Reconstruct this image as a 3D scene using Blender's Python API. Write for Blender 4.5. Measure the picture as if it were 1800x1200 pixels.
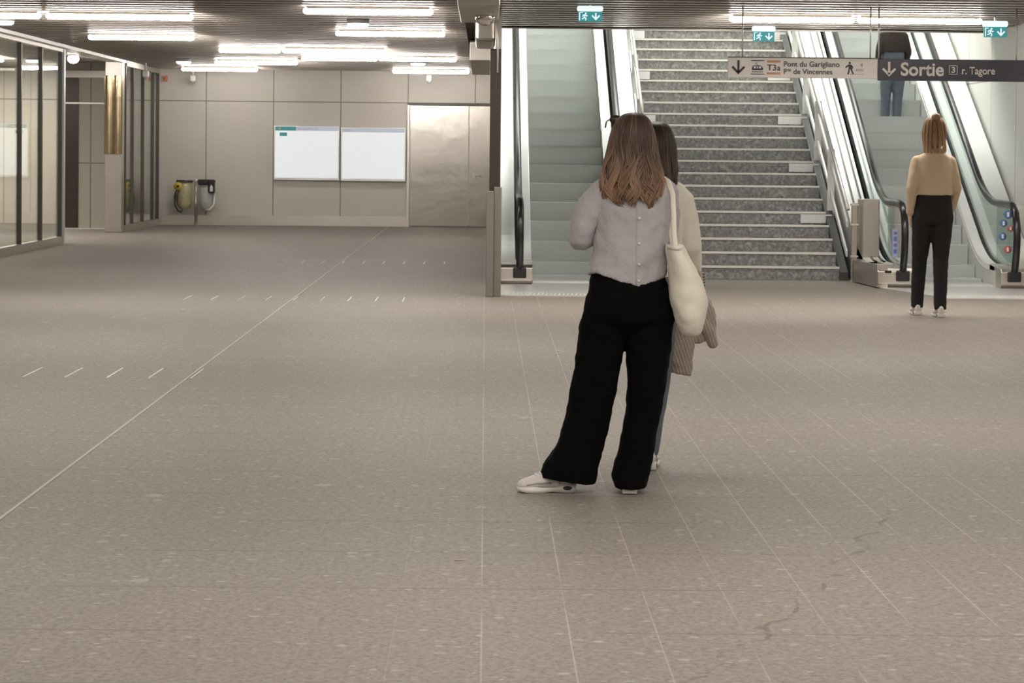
import bpy, bmesh, math, random
from mathutils import Vector, Matrix
import numpy as np
random.seed(7)
for o in list(bpy.data.objects): bpy.data.objects.remove(o)
S = bpy.context.scene
COL = S.collection
PI = math.pi

# ------------------------------------------------------------------ camera
cam = bpy.data.cameras.new('camera'); camo = bpy.data.objects.new('camera', cam); COL.objects.link(camo)
cam.sensor_width = 36; cam.lens = 80.0; cam.clip_end = 200
cam.shift_x = 0.0; cam.shift_y = -(600 - 370.46) / 1800
R = (Matrix.Rotation(-math.atan(47 / 4000), 4, 'Z') @ Matrix.Rotation(PI / 2 - 0.025, 4, 'X') @ Matrix.Rotation(0.0095, 4, 'Z'))
camo.matrix_world = Matrix.Translation((0, 0, 1.5)) @ R
S.camera = camo
# ------------------------------------------------------------------ world, exposure
w = bpy.data.worlds.new('world'); S.world = w; w.use_nodes = True
w.node_tree.nodes['Background'].inputs[0].default_value = (1.0, 0.94, 0.86, 1)
w.node_tree.nodes['Background'].inputs[1].default_value = 0.18
S.view_settings.view_transform = 'Standard'; S.view_settings.look = 'None'
S.view_settings.exposure = 0.1; S.view_settings.gamma = 1.0; S.view_settings.use_curve_mapping = False
TUBE = 50.0                                    # strength of the ceiling tubes in view
WARM = (1.0, 0.925, 0.84); COOL = (0.97, 1.0, 0.965)
def area(name, loc, sx, sy, power, col, rot=(0, 0, 0)):
    l = bpy.data.lights.new(name, 'AREA'); l.shape = 'RECTANGLE'; l.size = sx; l.size_y = sy; l.energy = power; l.color = col
    o = bpy.data.objects.new(name, l); COL.objects.link(o); o.location = loc; o.rotation_euler = rot
    return o
# rows of ceiling lamps over the near hall (above the frame) and the lamps of the upper level over the stairs
for y, p in ((-2, 80), (3.2, 82), (7.5, 66), (12.5, 64), (17.5, 56), (22.2, 85)):
    for x in (-4.2, 0.6, 4.6):
        area('hall_lamp', (x, y, 3.08), 3.0, 0.35, p * (1.35 if y > 20 and x > 0 else 1), WARM)
for x in (1.3, 3.4, 5.3):
    area('stairwell_lamp', (x, 33.5, 8.8), 1.2, 7.0, 300, COOL)
area('side_room_lamp', (-10.2, 44.4, 3.05), 3.4, 1.2, 190, WARM)
area('side_room_lamp', (-9.0, 38.5, 3.05), 2.0, 2.0, 160, WARM)
area('side_room_lamp', (-11.0, 30, 3.05), 2.0, 6.0, 200, WARM)

# ------------------------------------------------------------------ helpers
def tag(o, label=None, cat=None, group=None, kind=None):
    if label: o['label'] = label
    if cat: o['category'] = cat
    if group: o['group'] = group
    if kind: o['kind'] = kind
    return o
def thing(name, label, cat, loc=(0, 0, 0), group=None, rotz=0.0):
    o = bpy.data.objects.new(name, None); COL.objects.link(o)
    o.empty_display_size = 0.1
    o.location = loc; o.rotation_euler = (0, 0, rotz)
    return tag(o, label, cat, group)
class MB:
    def __init__(s): s.v = []; s.f = []; s.sm = []
    def add(s, vs, fs, smooth=False):
        n = len(s.v); s.v += [tuple(v) for v in vs]
        for f in fs: s.f.append(tuple(i + n for i in f)); s.sm.append(smooth)
        return s
    def box(s, x0, x1, y0, y1, z0, z1):
        vs = [(x, y, z) for z in (z0, z1) for y in (y0, y1) for x in (x0, x1)]
        return s.add(vs, [(0, 2, 3, 1), (4, 5, 7, 6), (0, 1, 5, 4), (2, 6, 7, 3), (0, 4, 6, 2), (1, 3, 7, 5)])
    def prism(s, pts, axis, a, b):
        """polygon (2-D pts) extruded along axis 'x','y' or 'z' from a to b"""
        def P(p, t): return {'x': (t, p[0], p[1]), 'y': (p[0], t, p[1]), 'z': (p[0], p[1], t)}[axis]
        n = len(pts); vs = [P(p, a) for p in pts] + [P(p, b) for p in pts]
        fs = [tuple(range(n)), tuple(range(2 * n - 1, n - 1, -1))]
        for i in range(n): fs.append((i, (i + 1) % n, n + (i + 1) % n, n + i))
        return s.add(vs, fs)
    def rings(s, rr, closed=True, cap=True, smooth=True):
        n = len(rr[0]); vs = [p for r in rr for p in r]; fs = []
        for k in range(len(rr) - 1):
            for i in range(n if closed else n - 1):
                j = (i + 1) % n
                fs.append((k * n + i, k * n + j, (k + 1) * n + j, (k + 1) * n + i))
        if cap and closed:
            fs.append(tuple(range(n - 1, -1, -1))); fs.append(tuple((len(rr) - 1) * n + i for i in range(n)))
        return s.add(vs, fs, smooth)
    def tube(s, pts, rad, seg=10, flat=1.0, caps=True, up=None, rnd=False):
        pts = [Vector(p) for p in pts]
        if not hasattr(rad, '__len__'): rad = [rad] * len(pts)
        if rnd:
            a = (pts[0] - pts[1]).normalized(); b = (pts[-1] - pts[-2]).normalized()
            A = [(pts[0] + a * rad[0] * t, rad[0] * math.sqrt(max(0.02, 1 - t * t))) for t in (0.95, 0.75, 0.4)]
            B = [(pts[-1] + b * rad[-1] * t, rad[-1] * math.sqrt(max(0.02, 1 - t * t))) for t in (0.4, 0.75, 0.95)]
            pts = [p for p, _ in A] + pts + [p for p, _ in B]; rad = [r for _, r in A] + list(rad) + [r for _, r in B]
        rr = []; nrm = None
        for i, p in enumerate(pts):
            t = (pts[min(i + 1, len(pts) - 1)] - pts[max(i - 1, 0)]).normalized()
            if nrm is None:
                ref = Vector(up) if up else (Vector((0, 0, 1)) if abs(t.z) < 0.9 else Vector((1, 0, 0)))
                nrm = (ref - t * ref.dot(t)).normalized()
            else:
                nrm = (nrm - t * nrm.dot(t)).normalized()
            bi = t.cross(nrm)
            rr.append([p + (nrm * math.cos(2 * PI * k / seg) * flat + bi * math.sin(2 * PI * k / seg)) * rad[i] for k in range(seg)])
        return s.rings(rr, cap=caps)
    def ell(s, c, r, nu=14, nv=10):
        c = Vector(c); rr = []
        for j in range(nv + 1):
            a = -PI / 2 + 0.03 + (PI - 0.06) * j / nv
            rr.append([c + Vector((r[0] * math.cos(a) * math.cos(2 * PI * i / nu), r[1] * math.cos(a) * math.sin(2 * PI * i / nu), r[2] * math.sin(a))) for i in range(nu)])
        return s.rings(rr)
    def build(s, name, mat, parent=None, local=False, bevel=0, kind=None, label=None):
        me = bpy.data.meshes.new(name); me.from_pydata(s.v, [], s.f); me.update()
        bm = bmesh.new(); bm.from_mesh(me); bmesh.ops.recalc_face_normals(bm, faces=bm.faces); bm.to_mesh(me); bm.free()
        me.polygons.foreach_set('use_smooth', s.sm)
        me.materials.append(mat)
        o = bpy.data.objects.new(name, me); COL.objects.link(o)
        if parent is not None:
            o.parent = parent
            if not local:
                p = parent; off = Vector((0, 0, 0))
                if p.type == 'EMPTY': off = p.location
                o.location = -Vector(off)
        if bevel:
            b = o.modifiers.new('bevel', 'BEVEL'); b.width = bevel; b.segments = 2; b.limit_method = 'ANGLE'
        if kind: o['kind'] = kind
        if label: o['label'] = label
        return o
def fuse(mb, name, mat, parent, voxel=0.008, it=6, disp=None, local=True, label=None):
    o = mb.build(name, mat, parent, local=local, label=label)
    r = o.modifiers.new('remesh', 'REMESH'); r.mode = 'VOXEL'; r.voxel_size = voxel; r.use_smooth_shade = True
    if it:
        m = o.modifiers.new('smooth', 'SMOOTH'); m.iterations = it; m.factor = 0.5
    if disp:
        for size, st in disp:
            t = bpy.data.textures.new('folds', 'CLOUDS'); t.noise_scale = size; t.noise_depth = 1
            d = o.modifiers.new('folds', 'DISPLACE'); d.texture = t; d.strength = st; d.mid_level = 0.5; d.texture_coords = 'LOCAL'
    return o
def sring(c, rx, ry, n=28, p=2.0, tx=0.0, ty=0.0):
    """horizontal superellipse ring; tx/ty tilt it (rise of z per metre of x / y)"""
    out = []
    for k in range(n):
        a = 2 * PI * k / n; ca, sa = math.cos(a), math.sin(a)
        x = rx * math.copysign(abs(ca) ** (2 / p), ca); y = ry * math.copysign(abs(sa) ** (2 / p), sa)
        out.append((c[0] + x, c[1] + y, c[2] + x * tx + y * ty))
    return out
def interp(rows, m=4):
    """Catmull-Rom through rows of numbers"""
    a = np.array(rows, float); out = []
    for i in range(len(a) - 1):
        p0, p1, p2, p3 = a[max(i - 1, 0)], a[i], a[i + 1], a[min(i + 2, len(a) - 1)]
        for k in range(m):
            t = k / m
            out.append(0.5 * ((2 * p1) + (-p0 + p2) * t + (2 * p0 - 5 * p1 + 4 * p2 - p3) * t * t + (-p0 + 3 * p1 - 3 * p2 + p3) * t ** 3))
    out.append(a[-1]); return [list(r) for r in out]

# ------------------------------------------------------------------ materials
class NT:
    def __init__(s, name):
        s.m = bpy.data.materials.new(name); s.m.use_nodes = True; s.t = s.m.node_tree
        s.b = s.t.nodes['Principled BSDF']; s.out = s.t.nodes['Material Output']
    def n(s, typ, **kw):
        q = s.t.nodes.new(typ)
        for k, v in kw.items(): setattr(q, k, v)
        return q
    def l(s, a, b): s.t.links.new(a, b)
    def put(s, sock, v):
        if hasattr(v, 'is_output'): s.l(v, sock)
        else: sock.default_value = v
    def m_(s, op, a, b=0.0, c=0.0):
        q = s.n('ShaderNodeMath', operation=op)
        s.put(q.inputs[0], a); s.put(q.inputs[1], b)
        if op in ('MULTIPLY_ADD', 'COMPARE', 'SMOOTH_MIN'): s.put(q.inputs[2], c)
        return q.outputs[0]
    def pos(s, obj=False):
        if obj: v = s.n('ShaderNodeTexCoord').outputs['Object']
        else: v = s.n('ShaderNodeNewGeometry').outputs['Position']
        x = s.n('ShaderNodeSeparateXYZ'); s.l(v, x.inputs[0]); return v, x.outputs[0], x.outputs[1], x.outputs[2]
    def noise(s, v, scale, det=2.0, rough=0.5):
        q = s.n('ShaderNodeTexNoise'); s.l(v, q.inputs['Vector']); q.inputs['Scale'].default_value = scale; q.inputs['Detail'].default_value = det; q.inputs['Roughness'].default_value = rough
        return q.outputs['Fac']
    def vor(s, v, scale, feat='F1'):
        q = s.n('ShaderNodeTexVoronoi', feature=feat); s.l(v, q.inputs['Vector']); q.inputs['Scale'].default_value = scale
        return q
    def ss(s, x, a, b):
        q = s.n('ShaderNodeMapRange', interpolation_type='SMOOTHSTEP'); s.put(q.inputs[0], x); q.inputs[1].default_value = a; q.inputs[2].default_value = b
        return q.outputs[0]
    def mix(s, fac, a, b):
        q = s.n('ShaderNodeMix', data_type='RGBA'); s.put(q.inputs[0], fac)
        for sk, v in ((q.inputs[6], a), (q.inputs[7], b)):
            if hasattr(v, 'is_output'): s.l(v, sk)
            else: sk.default_value = (*v, 1) if len(v) == 3 else v
        return q.outputs[2]
    def line(s, c, period, half, off=0.0):
        """1 on thin lines every `period` along coordinate c"""
        q = s.m_('ADD', c, -off + period * 500.5); q = s.m_('MODULO', q, period); q = s.m_('SUBTRACT', q, period / 2); q = s.m_('ABSOLUTE', q)
        return s.m_('LESS_THAN', q, half)
    def bump(s, h, strength, dist):
        q = s.n('ShaderNodeBump'); q.inputs['Strength'].default_value = strength; q.inputs['Distance'].default_value = dist; s.l(h, q.inputs['Height']); s.l(q.outputs[0], s.b.inputs['Normal'])
def setp(b, col=None, rough=0.5, metal=0.0, spec=0.5):
    if col: b.inputs['Base Color'].default_value = (*col, 1)
    b.inputs['Roughness'].default_value = rough; b.inputs['Metallic'].default_value = metal; b.inputs['Specular IOR Level'].default_value = spec
def plain(name, col, rough=0.5, metal=0.0, spec=0.5, var=0.08, scale=6.0, bump=0.0):
    q = NT(name); setp(q.b, col, rough, metal, spec); v, x, y, z = q.pos(True)
    nz = q.noise(v, scale, 3)
    q.l(q.mix(nz, tuple(c * (1 - var) for c in col), tuple(min(1, c * (1 + var)) for c in col)), q.b.inputs['Base Color'])
    if bump: q.bump(nz, bump, 0.02)
    return q.m
def emis(name, col, st):
    q = NT(name); setp(q.b, tuple(c * .25 for c in col), 0.5, 0, 0.2); q.b.inputs['Emission Color'].default_value = (*col, 1); q.b.inputs['Emission Strength'].default_value = st
    return q.m
def glass(name, tint, ior=1.5, rough=0.01):
    q = NT(name); q.t.nodes.remove(q.b)
    tr = q.n('ShaderNodeBsdfTransparent'); tr.inputs[0].default_value = (*tint, 1)
    gl = q.n('ShaderNodeBsdfGlossy'); gl.inputs['Roughness'].default_value = rough; gl.inputs['Color'].default_value = (0.95, 0.97, 0.96, 1)
    ge = q.n('ShaderNodeNewGeometry'); dt = q.n('ShaderNodeVectorMath', operation='DOT_PRODUCT')
    q.l(ge.outputs['Incoming'], dt.inputs[0]); q.l(ge.outputs['Normal'], dt.inputs[1])      # Schlick reflectance of a thin sheet, the same from both sides
    f0 = ((ior - 1) / (ior + 1)) ** 2
    fr = q.m_('MULTIPLY_ADD', q.m_('POWER', q.m_('SUBTRACT', 1.0, q.m_('ABSOLUTE', dt.outputs['Value'])), 5.0), 1 - f0, f0)
    mx = q.n('ShaderNodeMixShader'); q.l(fr, mx.inputs[0]); q.l(tr.outputs[0], mx.inputs[1]); q.l(gl.outputs[0], mx.inputs[2]); q.l(mx.outputs[0], q.out.inputs[0])
    return q.m
def brushed(name, col, rough, bump=0.05, scale=3.0, metal=1.0, stretch=None):
    q = NT(name); setp(q.b, col, rough, metal); v, x, y, z = q.pos(True)
    if stretch:
        mp = q.n('ShaderNodeMapping'); q.l(v, mp.inputs[0]); mp.inputs['Scale'].default_value = stretch; v = mp.outputs[0]
    nz = q.noise(v, scale, 3)
    q.l(q.mix(nz, tuple(c * 0.86 for c in col), col), q.b.inputs['Base Color']); q.bump(nz, bump, 0.03)
    return q.m

def floor_mat():
    q = NT('granite_floor'); setp(q.b, None, 0.6, 0, 0.2); v, x, y, z = q.pos()
    big = q.noise(v, 0.35, 3); fine = q.noise(v, 42, 5, 0.75); mid = q.noise(v, 14, 3, 0.6)
    c = q.mix(big, (0.262, 0.234, 0.204), (0.298, 0.266, 0.233))
    rowid = q.m_('FLOOR', q.m_('DIVIDE', q.m_('ADD', y, 0.05 + 100 * 0.715), 0.715))
    colid = q.m_('FLOOR', q.m_('DIVIDE', q.m_('ADD', x, 100 * 0.276), 0.276))
    cb = q.n('ShaderNodeCombineXYZ'); q.l(colid, cb.inputs[0]); q.l(rowid, cb.inputs[1])
    wn = q.n('ShaderNodeTexWhiteNoise', noise_dimensions='2D'); q.l(cb.outputs[0], wn.inputs['Vector'])
    tile = wn.outputs['Value']
    c = q.mix(q.m_('MULTIPLY', q.m_('SUBTRACT', tile, 0.72), 0.35), c, (0.20, 0.175, 0.155))
    c = q.mix(q.m_('MULTIPLY', q.ss(fine, 0.38, 0.66), 0.75), c, (0.150, 0.130, 0.113))
    c = q.mix(q.m_('MULTIPLY', q.ss(mid, 0.5, 0.75), 0.3), c, (0.35, 0.32, 0.29))
    mp = q.n('ShaderNodeMapping'); q.l(v, mp.inputs[0]); mp.inputs['Scale'].default_value = (0.55, 0.85, 1)
    v1 = q.vor(mp.outputs[0], 30); v1.inputs['Randomness'].default_value = 1.0
    sx = q.n('ShaderNodeSeparateColor'); q.l(v1.outputs['Color'], sx.inputs[0])
    size = q.m_('MULTIPLY', q.m_('POWER', sx.outputs[0], 2.2), 0.36)
    wob = q.m_('MULTIPLY', q.m_('SUBTRACT', q.noise(v, 60, 2), 0.5), 0.25)
    fl = q.m_('LESS_THAN', q.m_('ADD', v1.outputs['Distance'], wob), size)
    c = q.mix(q.m_('MULTIPLY', fl, q.m_('ADD', 0.12, q.m_('MULTIPLY', sx.outputs[1], 0.42))), c, (0.50, 0.47, 0.43))
    v2 = q.vor(v, 4.2); s2 = q.n('ShaderNodeSeparateColor'); q.l(v2.outputs['Color'], s2.inputs[0])
    f2 = q.m_('LESS_THAN', q.m_('ADD', v2.outputs['Distance'], wob), q.m_('MULTIPLY', q.m_('POWER', s2.outputs[0], 14), 0.17))
    c = q.mix(q.m_('MULTIPLY', f2, 0.28), c, (0.6, 0.56, 0.52))
    # joints: pale lengthwise ones (worn in places), darker ones across
    worn = q.noise(v, 0.55, 2)
    right = q.ss(x, -0.35, -0.1)
    vis = q.m_('MULTIPLY', q.ss(worn, 0.34, 0.55), q.m_('ADD', 0.10, q.m_('MULTIPLY', right, 0.48)))
    le = q.line(x, 0.276, 0.0026)
    c = q.mix(q.m_('MULTIPLY', q.m_('MULTIPLY', le, vis), 0.75), c, (0.52, 0.475, 0.42))
    rowr = q.n('ShaderNodeTexWhiteNoise', noise_dimensions='1D'); q.l(rowid, rowr.inputs['W'])
    seg = q.noise(v, 0.8, 1); tr = q.line(y, 0.715, 0.006, 7.1)
    c = q.mix(q.m_('MULTIPLY', q.m_('MULTIPLY', tr, q.ss(seg, 0.40, 0.5)), 0.62), c, (0.13, 0.115, 0.10))
    # dark dribbled stain across the near right floor
    wig = q.m_('MULTIPLY', q.m_('SUBTRACT', q.noise(v, 2.6, 3), 0.5), 0.42)
    px = q.m_('ADD', q.m_('MULTIPLY_ADD', q.m_('SUBTRACT', y, 6.55), 0.36, 0.66), wig)
    dst = q.m_('ABSOLUTE', q.m_('SUBTRACT', x, px))
    on = q.m_('MULTIPLY', q.m_('LESS_THAN', dst, 0.010), q.m_('MULTIPLY', q.m_('GREATER_THAN', y, 6.3), q.m_('LESS_THAN', y, 10.3)))
    on = q.m_('MULTIPLY', on, q.ss(q.noise(v, 7, 2), 0.42, 0.6))
    c = q.mix(q.m_('MULTIPLY', on, 0.6), c, (0.10, 0.085, 0.075))
    q.l(c, q.b.inputs['Base Color'])
    q.l(q.m_('MULTIPLY_ADD', fine, 0.25, 0.45), q.b.inputs['Roughness'])
    q.bump(fine, 0.12, 0.003)
    return q.m
def panel_mat(name, col, axis, period, off, zj):
    q = NT(name); setp(q.b, col, 0.42, 0, 0.35); v, x, y, z = q.pos()
    a = x if axis == 'x' else y
    c = q.mix(q.noise(v, 1.3, 3), tuple(k * 0.95 for k in col), tuple(k * 1.04 for k in col))
    c = q.mix(q.m_('MULTIPLY', q.ss(q.noise(v, 70, 2), 0.3, 0.75), 0.12), c, tuple(k * 0.7 for k in col))
    li = q.m_('MAXIMUM', q.line(a, period, 0.010, off), q.m_('LESS_THAN', q.m_('ABSOLUTE', q.m_('SUBTRACT', z, zj)), 0.010))
    c = q.mix(q.m_('MULTIPLY', li, 0.75), c, (0.12, 0.10, 0.085)); q.l(c, q.b.inputs['Base Color'])
    return q.m
def step_mat(name, c0, c1):
    q = NT(name); setp(q.b, None, 0.55, 0, 0.35); v, x, y, z = q.pos()
    a = q.noise(v, 30, 3, 0.65); s2 = q.vor(v, 26)
    c = q.mix(q.ss(a, 0.35, 0.68), c0, c1)
    sc = q.n('ShaderNodeSeparateColor'); q.l(s2.outputs['Color'], sc.inputs[0])
    c = q.mix(q.m_('MULTIPLY', q.m_('GREATER_THAN', sc.outputs[0], 0.86), 0.35), c, (0.55, 0.55, 0.52))
    c = q.mix(q.m_('MULTIPLY', q.m_('LESS_THAN', sc.outputs[1], 0.14), 0.35), c, (0.10, 0.10, 0.10))
    q.l(c, q.b.inputs['Base Color']); return q.m
def groove_mat(name):
    q = NT(name); setp(q.b, None, 0.5, 0.1, 0.4); v, x, y, z = q.pos()
    g = q.line(x, 0.0155, 0.0032)
    c = q.mix(q.noise(v, 3, 2), (0.54, 0.57, 0.557), (0.60, 0.63, 0.615))
    q.l(q.mix(q.m_('MULTIPLY', g, 0.4), c, (0.28, 0.295, 0.29)), q.b.inputs['Base Color']); return q.m
def knit_mat(name, c0, c1, period, axis='x'):
    q = NT(name); setp(q.b, None, 0.9, 0, 0.15); v, x, y, z = q.pos(True)
    a = {'x': x, 'z': z, 'xz': q.m_('ADD', x, q.m_('MULTIPLY', z, 0.35))}[axis]
    st = q.m_('SINE', q.m_('MULTIPLY', a, 2 * PI / period))
    h = q.ss(st, -1, 1)
    c = q.mix(h, c0, c1); c = q.mix(q.m_('MULTIPLY', q.noise(v, 9, 3), 0.25), c, tuple(k * 0.75 for k in c0))
    q.l(c, q.b.inputs['Base Color']); q.bump(h, 0.35, 0.004)
    q.b.inputs['Sheen Weight'].default_value = 0.15
    return q.m
def hair_mat(name, root, tip, z0, z1):
    q = NT(name); setp(q.b, None, 0.48, 0, 0.35); v, x, y, z = q.pos(True)
    at = q.n('ShaderNodeAttribute', attribute_name='tone')
    f = q.ss(z, z1, z0); f = q.m_('ADD', q.m_('MULTIPLY', f, 0.75), q.m_('MULTIPLY', q.m_('SUBTRACT', at.outputs['Fac'], 0.45), 0.85))
    f = q.n('ShaderNodeClamp'); 
    ff = q.m_('ADD', q.m_('MULTIPLY', q.ss(z, z1, z0), 0.7), q.m_('MULTIPLY', q.m_('SUBTRACT', at.outputs['Fac'], 0.4), 0.8))
    q.l(ff, f.inputs[0])
    q.l(q.mix(f.outputs[0], root, tip), q.b.inputs['Base Color'])
    return q.m

M = {}
M['floor'] = floor_mat()
M['backwall'] = panel_mat('beige_panels', (0.66, 0.615, 0.555), 'x', 1.365, -4.317, 2.515)
M['rightwall'] = panel_mat('pale_panels', (0.72, 0.69, 0.64), 'y', 1.4, 28.3, 2.515)
M['sidewall'] = panel_mat('concrete_wall', (0.46, 0.43, 0.37), 'x', 0.5, -8, 1.25)
M['slat'] = brushed('slat_metal', (0.43, 0.385, 0.34), 0.36, 0.02, 2.0, 0.85)
M['plenum'] = plain('dark_plenum', (0.03, 0.027, 0.024), 0.9)
M['steel'] = brushed('brushed_steel', (0.62, 0.575, 0.52), 0.34, 0.03, 3.0)
M['steel_door'] = brushed('wavy_steel', (0.62, 0.58, 0.53), 0.2, 0.13, 1.6, 1.0, (1.0, 1, 1.3))
M['polished'] = brushed('polished_steel', (0.78, 0.75, 0.70), 0.1, 0.12, 5)
M['gold'] = brushed('golden_sheet', (0.62, 0.50, 0.33), 0.18, 0.15, 4)
M['light_steel'] = brushed('light_steel', (0.80, 0.79, 0.77), 0.4, 0.02, 2, 0.6)
M['white'] = plain('white_paint', (0.78, 0.78, 0.77), 0.4)
M['white_rail'] = plain('white_rail', (0.74, 0.74, 0.72), 0.35)
M['nosing'] = plain('pale_nosing', (0.80, 0.76, 0.70), 0.45)
M['granite'] = step_mat('stair_granite', (0.19, 0.19, 0.185), (0.33, 0.33, 0.32))
M['strip'] = plain('floor_strip', (0.38, 0.345, 0.30), 0.5)
M['plinth'] = plain('plinth_metal', (0.22, 0.20, 0.18), 0.45, 0.3)
M['groove'] = groove_mat('grooved_step')
M['rubber'] = plain('black_rubber', (0.012, 0.012, 0.012), 0.28, 0, 0.6)
M['dark'] = plain('dark_bronze', (0.055, 0.042, 0.034), 0.3, 0.3)
M['mullion'] = plain('mullion', (0.10, 0.092, 0.082), 0.4, 0.5)
M['shadow_gap'] = plain('shadow_gap_stringer', (0.07, 0.07, 0.068), 0.6)  # shade of the gap between step ends and railing, painted into the stringer colour
M['pane'] = glass('partition_glass', (0.93, 0.94, 0.90))
M['eglass'] = glass('balustrade_glass', (0.84, 0.90, 0.88))
M['tube'] = emis('tube_light', (1.0, 0.945, 0.885), TUBE)
M['spot'] = emis('cool_lamp', (0.85, 0.95, 1.0), 2.2)
M['screen'] = emis('lit_poster', (0.97, 1.0, 0.99), 0.64)
M['teal'] = emis('teal_print', (0.08, 0.30, 0.31), 0.6)
M['palelilac'] = emis('pale_print', (0.62, 0.66, 0.74), 0.55)
M['exit'] = emis('exit_green', (0.06, 0.30, 0.32), 0.8)
M['exit_white'] = emis('exit_white', (0.85, 1.0, 0.98), 0.95)
M['sign_white'] = plain('sign_white', (0.72, 0.68, 0.65), 0.35)
M['sign_dark'] = plain('sign_navy', (0.028, 0.026, 0.042), 0.22, 0, 0.6)
M['ink'] = plain('dark_ink', (0.03, 0.028, 0.045), 0.5)
M['greyink'] = plain('grey_ink', (0.22, 0.21, 0.22), 0.5)
M['orange'] = plain('orange_print', (0.55, 0.26, 0.12), 0.5)
M['paleink'] = plain('pale_lettering', (0.62, 0.57, 0.53), 0.5)
M['black'] = plain('black_plastic', (0.012, 0.011, 0.011), 0.4)
M['grey'] = plain('grey_plastic', (0.42, 0.40, 0.38), 0.5)
M['bag_clear'] = plain('pale_bin_bag', (0.50, 0.50, 0.50), 0.35, 0, 0.5, 0.3, 14, 0.4)
M['bag_yellow'] = plain('yellowish_bin_bag', (0.46, 0.41, 0.24), 0.3, 0, 0.5, 0.4, 12, 0.4)
M['yellow'] = plain('yellow_print', (0.62, 0.45, 0.08), 0.5)
M['blue'] = plain('blue_print', (0.10, 0.19, 0.46), 0.4)
M['red'] = plain('red_print', (0.55, 0.12, 0.12), 0.4)
M['lilac'] = plain('lilac_print', (0.42, 0.40, 0.62), 0.4)
M['skin'] = plain('skin', (0.55, 0.36, 0.27), 0.5)
M['trousers'] = plain('black_cloth', (0.0032, 0.003, 0.0031), 0.95, 0, 0.1, 0.3, 20)
M['cardigan'] = knit_mat('mauve_rib_knit', (0.43, 0.40, 0.42), (0.52, 0.49, 0.51), 0.0075, 'xz')
M['tote'] = plain('cream_canvas', (0.84, 0.79, 0.69), 0.85, 0, 0.2, 0.06, 12, 0.2)
M['cream'] = plain('cream_cotton', (0.80, 0.755, 0.67), 0.85, 0, 0.2)
M['beige_knit'] = knit_mat('beige_knit', (0.33, 0.275, 0.24), (0.46, 0.39, 0.34), 0.016, 'xz')
M['jeans'] = plain('blue_denim', (0.13, 0.155, 0.19), 0.85, 0, 0.2, 0.2, 20)
M['shoe'] = plain('off_white_mesh', (0.66, 0.62, 0.57), 0.6, 0, 0.3, 0.08, 30)
M['sole'] = plain('white_foam', (0.74, 0.71, 0.66), 0.6)
M['shoe_grey'] = plain('silver_overlay', (0.42, 0.40, 0.385), 0.4, 0.3)
M['hair'] = hair_mat('brown_hair', (0.058, 0.037, 0.027), (0.37, 0.222, 0.138), 1.24, 1.58)
M['darkhair'] = hair_mat('dark_hair', (0.030, 0.019, 0.014), (0.09, 0.052, 0.035), 1.38, 1.6)
M['blond'] = hair_mat('sandy_hair', (0.22, 0.12, 0.06), (0.48, 0.31, 0.17), 1.5, 1.85)
M['tan'] = plain('tan_cloth', (0.54, 0.42, 0.295), 0.8, 0, 0.2)
M['darkcloth'] = plain('charcoal_cloth', (0.022, 0.019, 0.018), 0.85, 0, 0.2)
M['navycloth'] = plain('dark_brown_cloth', (0.045, 0.036, 0.034), 0.8, 0, 0.2)

# ------------------------------------------------------------------ setting: floor, walls, ceiling
CZ = 3.15
def structure(mb, name, mat, parent=None, bevel=0):
    return mb.build(name, mat, parent, bevel=bevel, kind='structure')
structure(MB().box(-15, 8, -10, 48, -0.2, 0), 'floor', M['floor'])
structure(MB().box(-15, -1.55, 46.3, 46.5, 0, CZ + .1).box(-1.55, 0.17, 46.3, 46.5, 2.5, CZ + .1), 'wall_back', M['backwall'])
structure(MB().box(6.6, 6.8, -10, 42, 0, 9), 'wall_right', M['rightwall'])
structure(MB().box(6.575, 6.6, -10, 42, 0, 0.93), 'trim_1', M['steel'])
structure(MB().box(-15.2, -15, -10, 48, 0, CZ), 'wall_left', M['backwall'])
structure(MB().box(0.10, 0.17, 26.0, 46.4, 0, 9), 'wall_divider', M['steel'])
structure(MB().box(0.17, 6.6, 41.8, 42, 0, 9), 'wall_stairwell', M['rightwall'])
structure(MB().box(0.17, 6.6, 29.62, 29.8, CZ, 9), 'wall_bulkhead', M['rightwall'])
structure(MB().box(0.10, 6.8, 29.6, 42, 9, 9.2), 'ceiling_upper', M['white'])
structure(MB().box(-6.6, -1.56, 46.275, 46.3, 0, 0.2), 'baseboard_back', M['steel'])
# side passage behind the glass: block of concrete with a dark doorway
sw = structure(MB().box(-8.12, -7.05, 43.3, 46.3, 0, CZ), 'wall_passage', M['sidewall'])
structure(MB().box(-8.12, -7.73, 43.27, 43.3, 0, 2.87), 'door_2', M['dark'])
structure(MB().box(-8.12, -7.05, 43.25, 43.3, 2.87, 3.0), 'trim_2', M['steel'])
structure(MB().box(-8.12, -7.05, 43.25, 43.3, 2.37, 2.40), 'trim_3', M['steel'])
structure(MB().box(-8.12, -6.95, 43.1, 43.3, 0, 0.02), 'trim_4', M['light_steel'])
def slats(name, x0, x1, y0, y1, pitch=0.40):
    m = MB(); y = y0
    while y < y1:
        m.box(x0, x1, y, min(y + 0.15, y1), CZ, CZ + 0.09); y += pitch
    o = structure(m, name, M['slat']); structure(MB().box(x0, x1, y0, y1, CZ + 0.10, CZ + 0.16), 'panel_above', M['plenum'], o)
slats('ceiling', -15, -0.28, -10, 46.3)
slats('ceiling_right', 0.10, 6.6, -10, 29.62)
structure(MB().box(-0.28, 0.10, -10, 46.3, CZ + 0.06, CZ + 0.2), 'ceiling_gap', M['plenum'])
structure(MB().box(0.10, 6.6, 29.6, 29.64, CZ - 0.02, CZ + 0.12), 'trim_5', M['slat'])
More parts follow.
